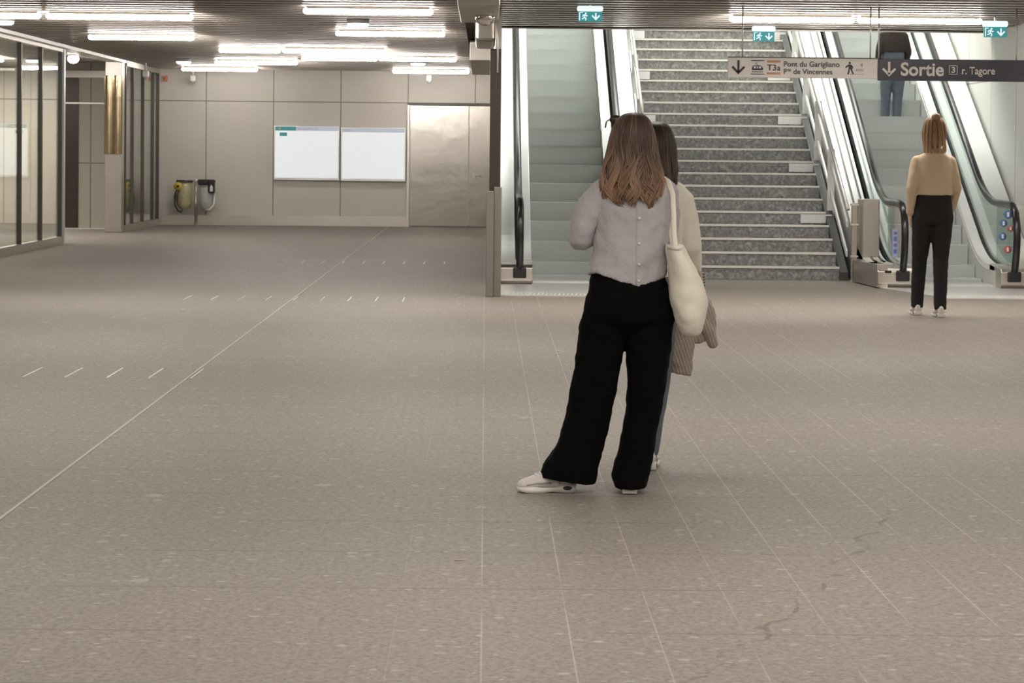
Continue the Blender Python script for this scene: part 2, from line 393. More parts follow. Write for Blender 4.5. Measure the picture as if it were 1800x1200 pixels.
# steel clad downstands between the two ceilings
structure(MB().box(-0.28, 0.12, 21.6, 24.4, 2.90, CZ + .04), 'trim_6', M['steel'], bevel=0.01)
structure(MB().box(-0.14, 0.10, 27.2, 29.2, 2.84, CZ + .04), 'trim_7', M['steel'], bevel=0.04)
structure(MB().box(-0.25, 0.06, 33.9, 40.0, 2.88, CZ + .04), 'trim_8', M['steel'], bevel=0.01)
d = MB().ell((-0.02, 23.1, 2.88), (0.10, 0.10, 0.09), 24, 12).build('dome_mirror', M['polished'])
tag(d, 'chrome dome under the nearest steel ceiling box beside the escalator', 'dome')

# stainless double door in the back wall
structure(MB().box(-1.60, 0.10, 46.27, 46.34, 2.46, 2.52), 'trim_9', M['mullion'])
structure(MB().box(-1.60, -1.55, 46.24, 46.34, 0, 2.47), 'trim_10', M['steel'])
dr = structure(MB().box(-1.54, -0.355, 46.28, 46.33, 0.02, 2.46).box(-0.34, 0.10, 46.28, 46.33, 0.02, 2.46), 'door_1', M['steel_door'])
structure(MB().tube([(-0.22, 46.27, 1.06), (-0.22, 46.21, 1.06), (-0.12, 46.21, 1.06), (-0.10, 46.21, 1.03)], 0.014, 8), 'door_handle', M['light_steel'], dr)
structure(MB().box(-0.27, -0.21, 46.268, 46.28, 1.00, 1.12), 'door_lock', M['steel'], dr)

# glass partitions along the left side
def partition(name, x, ys, zt=3.05):
    g = structure(MB().box(x - 0.006, x + 0.006, ys[0], ys[-1], 0.12, zt), name, M['pane'])
    structure(MB().box(x - 0.05, x + 0.05, ys[0], ys[-1], zt, CZ), 'window_header', M['steel'], g)
    structure(MB().box(x - 0.05, x + 0.05, ys[0], ys[-1], 0.0, 0.12), 'window_sill', M['steel'], g)
    for i, y in enumerate(ys):
        last = i in (len(ys) - 1,)
        structure(MB().box(x - 0.035, x + 0.035, y - 0.03, y + 0.03, 0.12, zt), 'window_mullion', M['mullion'], g)
    return g
g1 = partition('window_1', -6.78, [22.6, 24.1, 25.6, 27.1, 28.6, 30.1, 31.6, 33.15, 34.7, 36.3])
structure(MB().box(-6.84, -6.72, 36.34, 36.46, 0, CZ), 'window_post', M['light_steel'], g1)
g2 = partition('window_2', -6.66, [42.0, 42.9, 44.2, 45.5, 46.2])
structure(MB().box(-6.9, -6.62, 22, 46.3, CZ - 0.05, CZ), 'trim_11', M['light_steel'])
co = thing('column', 'square steel column at the end of the glass wall opening', 'column', (-6.79, 41.75, 0))
MB().box(-6.95, -6.64, 41.6, 41.9, 0, CZ).build('shaft', M['steel'], co, bevel=0.01)
m = MB()
for a, b in ((-6.955, -6.80), (-6.80, -6.635)):
    m.rings([[(a + (b - a) * t, 41.6 - 0.05 * math.sin(PI * t), z) for t in [k / 8 for k in range(9)]] for z in (1.43, 2.86)], closed=False, cap=False)
m.box(-6.957, -6.633, 41.585, 41.6, 1.43, 2.86)
m.build('mirror_cladding', M['gold'], co, label='rippled golden reflecting sheet on the upper column')

# ------------------------------------------------------------------ ceiling lamps and cameras
def lamp(x0, x1, y, label, r=0.037, z=3.095):
    t = thing('ceiling_light', label, 'ceiling light', ((x0 + x1) / 2, y, z), 'linear ceiling lights')
    MB().tube([(x0 + r, y, z), (x1 - r, y, z)], r, 12, rnd=True).build('diffuser', M['tube'], t)
    MB().box(x0 + .04, x1 - .04, y - 0.03, y + 0.03, z + 0.025, CZ).build('housing', M['steel'], t)
lamp(-6.55, -5.33, 27.3, 'linear ceiling light cut by the left edge of the photo above the glass wall')
lamp(-5.27, -3.51, 27.3, 'long ceiling light at upper left, nearest of the left row')
lamp(-5.64, -4.14, 32.3, 'ceiling light second from the front near the left glass wall')
lamp(-2.08, -0.61, 25.8, 'ceiling light nearest the camera in the middle of the left hall')
lamp(-2.03, -0.56, 30.6, 'ceiling light behind the nearest middle one, before the steel boxes')
lamp(-4.24, -3.26, 36.1, 'left tube of the end to end pair halfway down the left hall')
lamp(-3.22, -1.58, 36.0, 'right tube of the end to end pair halfway down the left hall')
lamp(-4.88, -3.40, 41.0, 'ceiling light left of centre, two rows before the back wall')
lamp(-3.16, -1.86, 38.9, 'left tube of the farther end to end pair above the lit posters')
lamp(-1.84, -0.51, 38.8, 'right tube of the farther end to end pair above the lit posters')
lamp(-5.95, -4.46, 44.5, 'farthest ceiling light at left, just before the back wall above the bins')
lamp(-1.84, -0.34, 44.7, 'farthest ceiling light at right, just before the steel door')
lamp(2.82, 4.28, 26.5, 'left tube of the pair over the stairs, above the white sign')
lamp(4.31, 5.77, 26.5, 'right tube of the pair over the right escalator, above the dark sign')
def spot(x, y, label):
    t = thing('emergency_light', label, 'emergency light', (x, y, 3.1), 'small emergency ceiling lights')
    m = MB(); m.rings([sring((x, y, z), r, r * .8, 16) for z, r in ((3.05, .10), (3.07, .13), (3.10, .135))]); m.build('lens', M['spot'], t)
    MB().rings([sring((x, y, z), .14, .12, 16) for z in (3.10, 3.15)]).build('base', M['grey'], t)
spot(-1.60, 28.3, 'small glowing emergency light between the two nearest middle ceiling lights')
spot(-5.43, 40.9, 'small bluish emergency light at far left near the back wall')
spot(-1.22, 40.6, 'small bluish emergency light in front of the steel door')
spot(-6.05, 28.6, 'small emergency light at the left edge of the photo above the glass')
t = thing('spotlight', 'bright round lamp in the opening beside the glass partition', 'lamp', (-7.15, 39.5, 3.1))
MB().ell((-7.15, 39.5, 3.07), (.10, .10, .08)).build('bulb', M['tube'], t)
MB().tube([(-7.15, 39.5, 3.08), (-7.15, 39.5, 3.15)], .07, 14).build('socket', M['grey'], t)
def camdev(x, y, z0, label):
    t = thing('security_camera', label, 'camera', (x, y, CZ))
    MB().tube([(x, y, z0 + .1), (x, y, CZ + .1)], 0.018, 10).build('stem', M['white'], t)
    MB().box(x - .055, x + .055, y - .07, y + .07, z0 + .02, z0 + .14).build('housing', M['white'], t, bevel=.02)
    MB().ell((x, y - .02, z0 + .02), (.042, .042, .05)).build('lens', M['grey'], t)
camdev(-6.42, 43.0, 2.86, 'white security camera box hanging beside the left glass wall')
camdev(-5.9, 45.9, 2.88, 'white security camera hanging before the back wall above the bins')
camdev(-1.15, 45.6, 2.92, 'small white camera hanging above the steel door')
b = thing('fire_alarm_bell', 'small red alarm device high in the left back corner', 'alarm', (-6.5, 46.2, 2.95))
MB().box(-6.56, -6.46, 46.22, 46.3, 2.9, 3.02).build('body', M['orange'], b, bevel=.01)
MB().ell((-6.51, 46.21, 2.96), (.03, .02, .03)).build('button', M['red'], b)

# ------------------------------------------------------------------ lettering
def lettering(txt, parent, x, z, width, height, y, mat, name='lettering', bold=0.0):
    cu = bpy.data.curves.new('text', 'FONT'); cu.body = txt; cu.size = 1; cu.extrude = 0.0; cu.offset = bold
    o = bpy.data.objects.new('text', cu); COL.objects.link(o)
    bpy.context.view_layer.update()
    me = bpy.data.meshes.new_from_object(o.evaluated_get(bpy.context.evaluated_depsgraph_get()))
    bpy.data.objects.remove(o)
    xs = [v.co.x for v in me.vertices]; ys = [v.co.y for v in me.vertices]
    sx = width / (max(xs) - min(xs)); sy = height / (max(ys) - min(ys))
    x0, y0 = min(xs), min(ys)
    for v in me.vertices: v.co = Vector((x + (v.co.x - x0) * sx, y, z + (v.co.y - y0) * sy))
    me.materials.append(mat); me.name = name
    q = bpy.data.objects.new(name, me); COL.objects.link(q)
    q.parent = parent
    if parent.type == 'EMPTY': q.location = -Vector(parent.location)
    return q
def down_arrow(parent, x0, x1, z0, z1, y, mat):
    cx = (x0 + x1) / 2; t = (x1 - x0) * 0.16; hw = (x1 - x0) / 2; m = MB()
    m.prism([(cx - t / 2, z0 + t), (cx + t / 2, z0 + t), (cx + t / 2, z1), (cx - t / 2, z1)], 'y', y, y + .002)
    for s in (-1, 1):
        m.prism([(cx, z0), (cx, z0 + t * 1.45), (cx + s * (hw - t * .7), z0 + hw * 1.0 + t * .8), (cx + s * hw, z0 + hw * 1.0 + t * .1)], 'y', y, y + .002)
    m.build('arrow', mat, parent)

# lit posters on the back wall
def poster(x0, x1, z0, z1, label, header):
    t = thing('light_box', label, 'poster', ((x0 + x1) / 2, 46.3, z0), 'lit information posters')
    y = 46.18
    MB().box(x0, x1, y + .01, 46.298, z0, z1).build('case', M['light_steel'], t, bevel=.008)
    MB().box(x0 + .03, x1 - .03, y, y + .012, z0 + .05, z1 - .1).build('poster', M['screen'], t)
    MB().box(x0 + .03, x1 - .03, y, y + .012, z1 - .1, z1 - .02).build('header', M['palelilac'], t)
    if header:
        MB().box(x0 + .03, x0 + .45, y - .003, y, z1 - .1, z1 - .02).build('logo_plate', M['teal'], t)
        MB().tube([(x0 + .12, y - .005, z1 - .06), (x0 + .12, y - .003, z1 - .06)], .022, 12).build('logo', M['yellow'], t)
        lettering('Ile-de-France', t, x0 + .48, z1 - .085, .42, .055, y - .003, M['lilac'])
        MB().box(x0 + .12, x0 + .27, y - .003, y, z1 - .21, z1 - .14).build('label_plate', M['teal'], t)
    else:
        MB().box(x0 + .05, x0 + .42, y - .003, y, z1 - .09, z1 - .04).build('logo_plate', M['palelilac'], t)
        lettering('Plan', t, x0 + .08, z1 - .085, .14, .04, y - .005, M['lilac'])
poster(-4.30, -2.965, 0.925, 2.03, 'left lit poster box with a teal header on the back wall', True)
poster(-2.945, -1.62, 0.915, 2.01, 'right lit poster box with a plain pale header beside the steel door', False)

# bins
pt = thing('bin_post', 'thin steel post standing between the two bin bags', 'post', (-5.83, 45.9, 0))
MB().tube([(-5.83, 45.9, 0), (-5.83, 45.9, 0.88)], .028, 12).build('shaft', M['steel'], pt)
MB().ell((-5.83, 45.9, .90), (.045, .045, .04)).build('cap', M['light_steel'], pt)
MB().tube([(-5.83, 45.9, 0), (-5.83, 45.9, 0.015)], .07, 16).build('base_plate', M['steel'], pt)
def bagbin(cx, label, bagmat, yellow):
    t = thing('waste_bin', label, 'bin', (cx, 45.9, 0.3), 'waste bins on the post')
    r = .17
    def half(a0, a1, z0, z1, rr=r, n=10):
        return [[(cx + rr * math.cos(a0 + (a1 - a0) * k / n), 45.9 + rr * math.sin(a0 + (a1 - a0) * k / n), z) for k in range(n + 1)] for z in (z0, z1)]
    ins = .155
    MB().rings([sring((cx, 45.9, z), k * ins, k * ins, 24) for z, k in ((.30, .35), (.32, .62), (.38, .88), (.48, 1), (.7, 1), (.86, 1.0))]).build('bag', bagmat, t)
    rg = MB()
    for z in (.89,): rg.rings([sring((cx, 45.9, z + dz), r, r, 28) for dz in (-.025, .025)])
    rg.build('rim', M['mullion'] if yellow else M['black'], t)
    if yellow:
        m = MB(); m.tube([(cx - .11, 45.9 - .16, .79), (cx - .11, 45.9 - .13, .79)], .085, 18); m.build('sticker', M['yellow'], t)
        m = MB(); m.tube([(cx - .11, 45.9 - .163, .79), (cx - .11, 45.9 - .16, .79)], .025, 12); m.build('symbol', M['black'], t)
        m = MB(); pts = [(cx - .13 + .02 * 0, 45.9 - .14, .70), (cx - .165, 45.9 - .10, .6), (cx - .165, 45.9 - .1, .42), (cx - .10, 45.9 - .14, .31), (cx - .03, 45.9 - .15, .28)]
        m.tube(pts, .035, 8); m.build('frame', M['mullion'], t)
    else:
        MB().box(cx - .16, cx + .17, 45.9 - .19, 45.9 - .12, .82, .93).build('lid', M['black'], t, bevel=.015)
        MB().box(cx + .05, cx + .18, 45.9 - .21, 45.9 - .13, .66, .92).build('ashtray', M['black'], t, bevel=.015)
        m = MB(); m.prism([(cx + .085, .69), (cx + .145, .69), (cx + .145, .78), (cx + .115, .83), (cx + .085, .78)], 'y', 45.9 - .214, 45.9 - .21); m.build('symbol', M['white'], t)
        m = MB(); m.tube([(cx - .02, 45.9 - .13, .31), (cx + .08, 45.9 - .14, .33), (cx + .155, 45.9 - .11, .42), (cx + .16, 45.9 - .11, .66)], .03, 8); m.build('frame', M['light_steel'], t)
bagbin(-6.06, 'bin with a yellowish bag and round yellow sticker, left of the post', M['bag_yellow'], True)
bagbin(-5.61, 'bin with a black lid and ashtray, right of the post', M['bag_clear'], False)

# ------------------------------------------------------------------ gate post beside the left escalator
gp = thing('gate_post', 'tall dark post on a pale steel plinth left of the escalator', 'post', (0.09, 23.95, 0))
MB().box(0.01, 0.09, 23.8, 24.1, 0, 1.11).build('plinth', M['plinth'], gp, bevel=.006)
MB().box(0.09, 0.17, 23.86, 24.1, 0, 1.15).build('guide', M['plinth'], gp, bevel=.006)
MB().box(0.04, 0.155, 23.9, 24.08, 1.11, 2.60).build('shaft', M['dark'], gp, bevel=.006)
MB().tube([(0.115, 23.88, 2.35), (0.115, 23.88, 2.95)], .01, 8).build('rod', M['light_steel'], gp)

# ------------------------------------------------------------------ escalators
SL = math.tan(math.radians(30))
Y0 = 27.35                                   # where the incline starts at step level
def inc(y, z0=0.0, ys=Y0): return z0 + max(0.0, (y - ys)) * SL
def profile(ya, yb, z0, ys, n=8, soft=0.55):
    """side profile with a softened bend at ys"""
    pts = [(ya, z0)]
    for k in range(n + 1):
        t = -soft + 2 * soft * k / n
        pts.append((ys + t, z0 + SL * (t + soft) ** 2 / (4 * soft)))
    pts.append((yb, z0 + (yb - ys) * SL)); return pts
def band(mb, x0, x1, prof, dz):
    """slab following a side profile, dz thick downwards"""
    p = list(prof) + [(y, z - dz) for y, z in reversed(prof)]
    n = len(prof); vs = [(x, y, z) for x in (x0, x1) for y, z in p]; N = 2 * n; fs = []
    for k in range(n - 1):
        for b in (0, N):
            fs.append((b + k, b + k + 1, b + N - 2 - k, b + N - 1 - k))
    for k in range(N): fs.append((k, (k + 1) % N, N + (k + 1) % N, N + k))
    mb.add(vs, fs)
    return mb
def escalator(cx, label, dl, dr, side_label):
    t = thing('escalator', label, 'escalator', (cx, 26.0, 0), 'escalators beside the stairs')
    TOP = 36.0; W = 0.48
    # steps
    n = 0; y = 26.55
    lv = [0, 0.0, 0.06]
    k = 0; z = 0.0
    ys = []
    while y < 35.4:
        z = 0.0 if k == 0 else (0.05 if k == 1 else 0.05 + 0.14 if k == 2 else 0.19 + 0.231 * (k - 2))
        ys.append((y, z)); y += 0.40; k += 1
    for (yy, zz) in ys:
        m = MB()
        prev = zz - 0.26
        pr = [(yy, zz), (yy + .41, zz), (yy + .41, zz - .03), (yy + .06, zz - .05), (yy + .045, zz - .25), (yy + .012, zz - .25), (yy + .002, zz - .10)]
        if zz < .05: pr = [(yy, .012), (yy + .41, .012), (yy + .41, -.05), (yy, -.05)]
        m.prism([(a, b + .015) for a, b in pr], 'x', cx - W, cx + W); m.build('step', M['groove'], t)
    # comb and floor plates
    MB().box(cx - W, cx + W, 26.35, 26.55, 0.002, 0.03).build('comb_plate', M['light_steel'], t)
    fp = MB().prism([(cx - .86 if cx < 3 else cx - .9, 24.15 if cx < 3 else 25.9), (cx - .5, 24.15), (cx + .9, 24.15), (cx + .9, 26.4), (cx - .86, 26.4)] if cx > 3 else
                    [(cx - .87, 24.0), (cx + .9, 24.0), (cx + .9, 26.4), (cx - .87, 26.4)], 'z', 0.001, 0.012).build('floor_plate', M['light_steel'], t)
    hs = MB(); x = cx - (.5 if cx > 3 else .84)
    y1 = 24.2 if cx > 3 else 24.05
    while x < cx + .85:
        hs.prism([(x, y1), (x + .012, y1), (x + .032, y1 + .42), (x + .02, y1 + .42)], 'z', .012, .018); x += .045
    hs.build('hatched_strip', M['white'], t)
    for s, (o0, o1) in ((-1, dl), (1, dr)):
        hx = cx + s * 0.64                     # handrail line
        # inner skirt and deck
        a, b_ = sorted((cx + s * 0.485, cx + s * 0.50)); m = MB(); band(m, a, b_, profile(26.3, TOP, 0.20, Y0 - .15), .5); m.build('skirt', M['light_steel'], t)
        a, b_ = sorted((cx + s * 0.49, cx + s * 0.61)); m = MB(); band(m, a, b_, profile(26.35, TOP, 0.26, Y0 - .12), .08); m.build('inner_deck', M['white'], t)
        # glass balustrade
        top = profile(26.35, TOP, 0.93, Y0 + .12); bot = profile(26.35, TOP, 0.24, Y0 - .12)
        m = MB(); xs = (hx - .006, hx + .006)
        arc = [(26.35 - .40 * math.cos(q), 0.585 + .345 * math.sin(q)) for q in [PI / 2 * (-1 + 2 * k / 12) for k in range(13)]]
        m.prism([p for p in arc] , 'x', *xs)
        N = len(top); vs = [(x_, p[0], p[1]) for x_ in xs for p in top + bot]; fs = []
        for b0 in (0, 2 * N):
            for k in range(N - 1): fs.append((b0 + k, b0 + k + 1, b0 + N + k + 1, b0 + N + k))
        for k in range(N - 1): fs.append((k, k + 1, 2 * N + k + 1, 2 * N + k))
        m.add(vs, fs); m.build('glass_panel', M['eglass'], t)
        # bright edge profile along the glass top and its foot
        m = MB(); m.tube([(hx, y_, z_ - .0) for y_, z_ in top], .016, 6); m.build('rail_track', M['light_steel'], t)
        # handrail
        path = [(hx, 26.02, 0.15), (hx, 25.96, 0.26), (hx, 25.90, 0.42), (hx, 25.88, 0.58), (hx, 25.90, 0.74), (hx, 25.97, 0.87), (hx, 26.12, 0.955), (hx, 26.35, 0.975)] + [(hx, y_, z_ + .045) for y_, z_ in top[1:]]
        m = MB(); m.tube(path, .042, 12, up=(1, 0, 0)); m.build('handrail', M['rubber'], t)
        # outer deck and cladding
        if o1 > o0:
            m = MB(); band(m, o0, o1, profile(26.35, TOP, 0.27, Y0 - .12), .9); m.build('outer_cladding', M['light_steel'], t)
            lo, hi = sorted((hx - s * .03, o1 if s > 0 else o0))
            if s < 0 and cx > 3:
                m = MB()
                for (x_, zz) in ((o0 + .09, .285), (o0 + .19, .285)): band(m, x_, x_ + .022, profile(27.0, TOP, zz, Y0 - .12), .03)
                m.build('seam_strip', M['mullion'], t)
        # newel base with the handrail inlet
        x_in, x_out = cx + s * 0.49, (o0 if s < 0 else o1)
        a, b_ = sorted((x_in, x_out if abs(x_out - cx) < 1.0 else cx + s * .9))
        m = MB(); m.prism([(26.06, 0.012), (26.0, 0.05), (26.0, 0.20), (26.05, 0.235), (26.6, 0.27), (26.6, 0.012)], 'x', a, b_); m.build('newel_base', M['steel'], t, bevel=.012)
        MB().box(hx - .075, hx + .075, 25.955, 26.02, .085, .205).build('handrail_inlet', M['black'], t, bevel=.012)
    return t
e1 = escalator(1.04, 'left escalator with grey steps rising beside the dark gate post', (0.175, 0.36), (1.74, 1.98), '')
e2 = escalator(5.43, 'right escalator beside the pale panelled wall', (4.50, 4.75), (6.11, 6.57), '')
# right escalator: angled side skirt, steel end box, stickers, label
m = MB(); m.prism([(4.50, 26.02), (4.62, 26.0), (4.62, 27.2), (4.42, 27.2)], 'z', 0.012, 0.27); m.build('side_skirt', M['steel'], e2)
MB().box(4.50, 4.70, 27.05, 27.45, .27, 1.0).build('end_panel', M['steel'], e2, bevel=.01)
MB().box(4.585, 4.66, 25.994, 26.0, .175, .205).build('label_plate', M['black'], e2)
MB().box(4.665, 4.73, 25.99, 25.998, .36, .68).build('sticker', M['lilac'], e2, label='blue and lilac notice on the left newel')
for z, h in ((.40, .05), (.48, .035), (.545, .05), (.62, .03)):
    MB().box(4.68, 4.715, 25.986, 25.99, z, z + h).build('sticker_mark', M['blue'], e2)
for (x_, z_, mt, rr) in ((5.99, .86, 'blue', .05), (5.94, .76, 'blue', .042), (5.93, .61, 'blue', .045), (5.99, .46, 'red', .045), (6.02, .70, 'red', .035)):
    MB().tube([(x_, 25.99, z_), (x_, 25.996, z_)], rr, 18).build('sticker', M[mt], e2)
    MB().box(x_ - rr * .25, x_ + rr * .25, 25.986, 25.99, z_ - rr * .55, z_ + rr * .55).build('sticker_mark', M['white'], e2)
MB().box(5.86, 6.05, 25.997, 26.003, .30, .95).build('sticker_panel', M['eglass'], e2)

# ------------------------------------------------------------------ staircase
st = thing('staircase', 'wide grey granite staircase with pale nosings between the two escalators', 'stairs', (3.2, 27.65, 0))
NS, RI, TR, SY = 30, 0.16, 0.295, 27.65
sx0, sx1 = 2.10, 4.32
for k in range(NS):
    y = SY + k * TR
    xa = sx1 + (0.04 if k == 0 else 0)
    stp = MB().box(sx0, sx1, y, y + TR + .03, k * RI - (.0 if k == 0 else .02), (k + 1) * RI - .02).build('step', M['granite'], st)
    o = MB().box(sx0, sx1, y - .012, y + TR, (k + 1) * RI - .02, (k + 1) * RI).build('tread', M['granite'], stp, local=True)
    o = MB().box(sx0, sx1, y - .016, y + .05, (k + 1) * RI - .022, (k + 1) * RI + .003).build('nosing', M['nosing'], stp, local=True)
for s, xa, xb in ((-1, 1.99, 2.10), (1, 4.32, 4.42)):
    prof = [(SY - .05, .10), (SY + NS * TR, NS * RI + .10)]
    m = MB(); band(m, xa, xb, prof, .45); m.build('stringer', M['shadow_gap'], st)
structure(MB().box(0.17, 6.6, SY + NS * TR - .05, 41.8, NS * RI - .3, NS * RI), 'floor_upper', M['floor'])
def stair_rail(x, s, label):
    t = thing('stair_railing', label, 'railing', (x, SY, 0), 'railings along the stairs')
    ye = SY + NS * TR; g = RI / TR
    def L(y, dz): return (x, y, (y - SY) * g + dz)
    m = MB(); m.tube([L(SY - .1, .92), L(ye, .92)], .022, 10); m.build('handrail', M['steel'] if s < 0 else M['light_steel'], t)
    m = MB(); band(m, x - .012, x + .012, [(SY - .05, .36), (ye, NS * RI + .36)], .07); m.build('lower_rail', M['white_rail'], t)
    m = MB(); band(m, x - .012, x + .012, [(SY - .05, .72), (ye, NS * RI + .72)], .07); m.build('middle_rail', M['white_rail'], t)
    for k in range(4, NS, 4):
        y = SY + k * TR + .1; z = (k + 1) * RI
        MB().box(x - .045, x + .045, y, y + .014, z - .12, z + .80).build('post', M['white_rail'], t)
    for k in (4, 8, 12, 16, 20, 24):
        xa, xb = (x, sx1 - .32 + 0.02 * 0) if s > 0 else (x, sx0 + .22)
        a, b_ = sorted((xa, xb)); y = SY + k * TR - .02
        MB().box(a, b_, y - .006, y, k * RI + .02, (k + 1) * RI - .03).build('mounting_plate', M['white'], t)
stair_rail(4.40, 1, 'white stair railing beside the right escalator')
stair_rail(2.04, -1, 'white stair railing behind the standing women beside the left escalator')
ep = thing('railing_post', 'steel end post with collars at the foot of the right stair railing', 'post', (4.46, 27.3, 0))
MB().box(4.405, 4.475, 27.28, 27.34, 0, .95).build('shaft', M['steel'], ep, bevel=.008)
for z in (.30, .68, .92): MB().box(4.395, 4.485, 27.265, 27.355, z, z + .02).build('collar', M['light_steel'], ep)
MB().box(4.38, 4.49, 27.24, 27.38, 0, .012).build('base_plate', M['steel'], ep)

# ------------------------------------------------------------------ hanging signs
def PX(x): return (x - 853.5) * 25 / 4000
def PZ(y, x=1410): return 1.5 + (270 + .0095 * (x - 853) - y) * 25 / 4000
sg = thing('hanging_sign', 'pale hanging sign with tram directions in front of the stairs', 'sign', (3.47, 25, 2.36), 'hanging direction signs')
MB().box(2.653, 4.297, 25.0, 25.05, 2.364, 2.583).build('panel', M['sign_white'], sg, bevel=.004)
MB().box(2.653, 4.297, 24.995, 25.055, 2.580, 2.592).build('top_rail', M['mullion'], sg)
for x in (2.81, 4.22): MB().tube([(x, 25.025, 2.58), (x, 25.025, CZ)], .008, 8).build('rod', M['light_steel'], sg)
F = 24.997
down_arrow(sg, PX(1284), PX(1308), PZ(132), PZ(107), F - .002, M['ink'])
for y in (107.5, 131): MB().box(PX(1318), PX(1342), F - .002, F, PZ(y) - .004, PZ(y) + .004).build('line', M['ink'], sg)
m = MB()   # tram pictogram
m.prism([(PX(1320), PZ(124)), (PX(1339), PZ(124)), (PX(1339.5), PZ(121)), (PX(1336), PZ(116)), (PX(1322), PZ(116)), (PX(1320), PZ(121))], 'y', F - .002, F)
m.prism([(PX(1320), PZ(127.6)), (PX(1339), PZ(127.6)), (PX(1339), PZ(126.4)), (PX(1320), PZ(126.4))], 'y', F - .002, F)
m.tube([(PX(1331), F - .001, PZ(116)), (PX(1326), F - .001, PZ(112)), (PX(1330), F - .001, PZ(110))], .003, 5)
m.build('tram_symbol', M['ink'], sg)
m = MB()
for a, b_ in ((1323, 1326.5), (1328, 1330.5), (1332, 1336)): m.box(PX(a), PX(b_), F - .0035, F - .002, PZ(121), PZ(117.3))
m.build('tram_windows', M['sign_white'], sg)
for y in (108.5, 129.5): MB().box(PX(1346), PX(1370), F - .002, F, PZ(y) - .011, PZ(y) + .011).build('orange_bar', M['orange'], sg)
lettering('T3', sg, PX(1346.5), PZ(124.5), PX(1362.5) - PX(1346.5), .066, F - .002, M['ink'], bold=.012)
lettering('a', sg, PX(1364), PZ(124.5), PX(1370) - PX(1364), .044, F - .002, M['ink'], bold=.01)
lettering('Pont du Garigliano', sg, PX(1376), PZ(120.3), PX(1474) - PX(1376), .078, F - .002, M['ink'], bold=.012)
lettering('P', sg, PX(1376), PZ(130.5), PX(1381.5) - PX(1376), .058, F - .002, M['ink'], bold=.012)
lettering('te', sg, PX(1382.5), PZ(126), PX(1388.5) - PX(1382.5), .032, F - .002, M['ink'], bold=.012)
lettering('de Vincennes', sg, PX(1393), PZ(130.5), PX(1461.5) - PX(1393), .058, F - .002, M['ink'], bold=.012)
m = MB()   # walking figure
m.tube([(PX(1492), F - .002, PZ(110)), (PX(1492), F, PZ(110))], .012, 12)
m.prism([(PX(1489.5), PZ(113)), (PX(1494.5), PZ(112.5)), (PX(1495), PZ(120)), (PX(1490.5), PZ(120))], 'y', F - .002, F)
for pts in ([(1491, 120), (1490.5, 125), (1489, 130)], [(1494, 120), (1496, 124), (1498, 129)], [(1490, 114), (1487, 116), (1485, 118)], [(1494, 114), (1497, 117), (1496, 120)]):
    m.tube([(PX(a), F - .001, PZ(b_)) for a, b_ in pts], .007, 6)
m.build('walker_symbol', M['ink'], sg)
m = MB()
for k in range(7): m.box(PX(1494 + k * 3.6) - .004, PX(1494 + k * 3.6) + .004, F - .002, F, PZ(130.3), PZ(129.1))
m.build('dotted_line', M['ink'], sg)
lettering('4', sg, PX(1510), PZ(117), PX(1515) - PX(1510), .046, F - .002, M['greyink'])
lettering('min', sg, PX(1503), PZ(124.5), PX(1516) - PX(1503), .034, F - .002, M['greyink'])
sd = thing('hanging_sign', 'dark navy hanging exit sign above the right escalator', 'sign', (5.4, 25, 2.34), 'hanging direction signs')
MB().box(4.303, 6.56, 25.0, 25.05, 2.345, 2.583).build('panel', M['sign_dark'], sd, bevel=.004)
for x in (4.31, 5.83): MB().tube([(x, 25.025, 2.58), (x, 25.025, CZ)], .008, 8).build('rod', M['light_steel'], sd)
down_arrow(sd, PX(1549), PX(1574), PZ(135, 1600), PZ(109, 1600), F - .002, M['paleink'])
lettering('Sortie', sd, PX(1582), PZ(133.5, 1610), PX(1658) - PX(1582), .150, F - .002, M['paleink'], bold=.025)
m = MB(); xa, xb, za, zb = PX(1667), PX(1682), PZ(131, 1675), PZ(115, 1675)
for q in ((xa, xb, za, za + .006), (xa, xb, zb - .006, zb), (xa, xa + .006, za, zb), (xb - .006, xb, za, zb)): m.box(q[0], q[1], F - .002, F, q[2], q[3])
m.build('number_frame', M['paleink'], sd)
lettering('3', sd, PX(1671.3), PZ(128, 1675), PX(1678) - PX(1671.3), .066, F - .002, M['paleink'], bold=.02)
lettering('r. Tagore', sd, PX(1690), PZ(135, 1720), PX(1748) - PX(1690), .108, F - .002, M['paleink'], bold=.015)

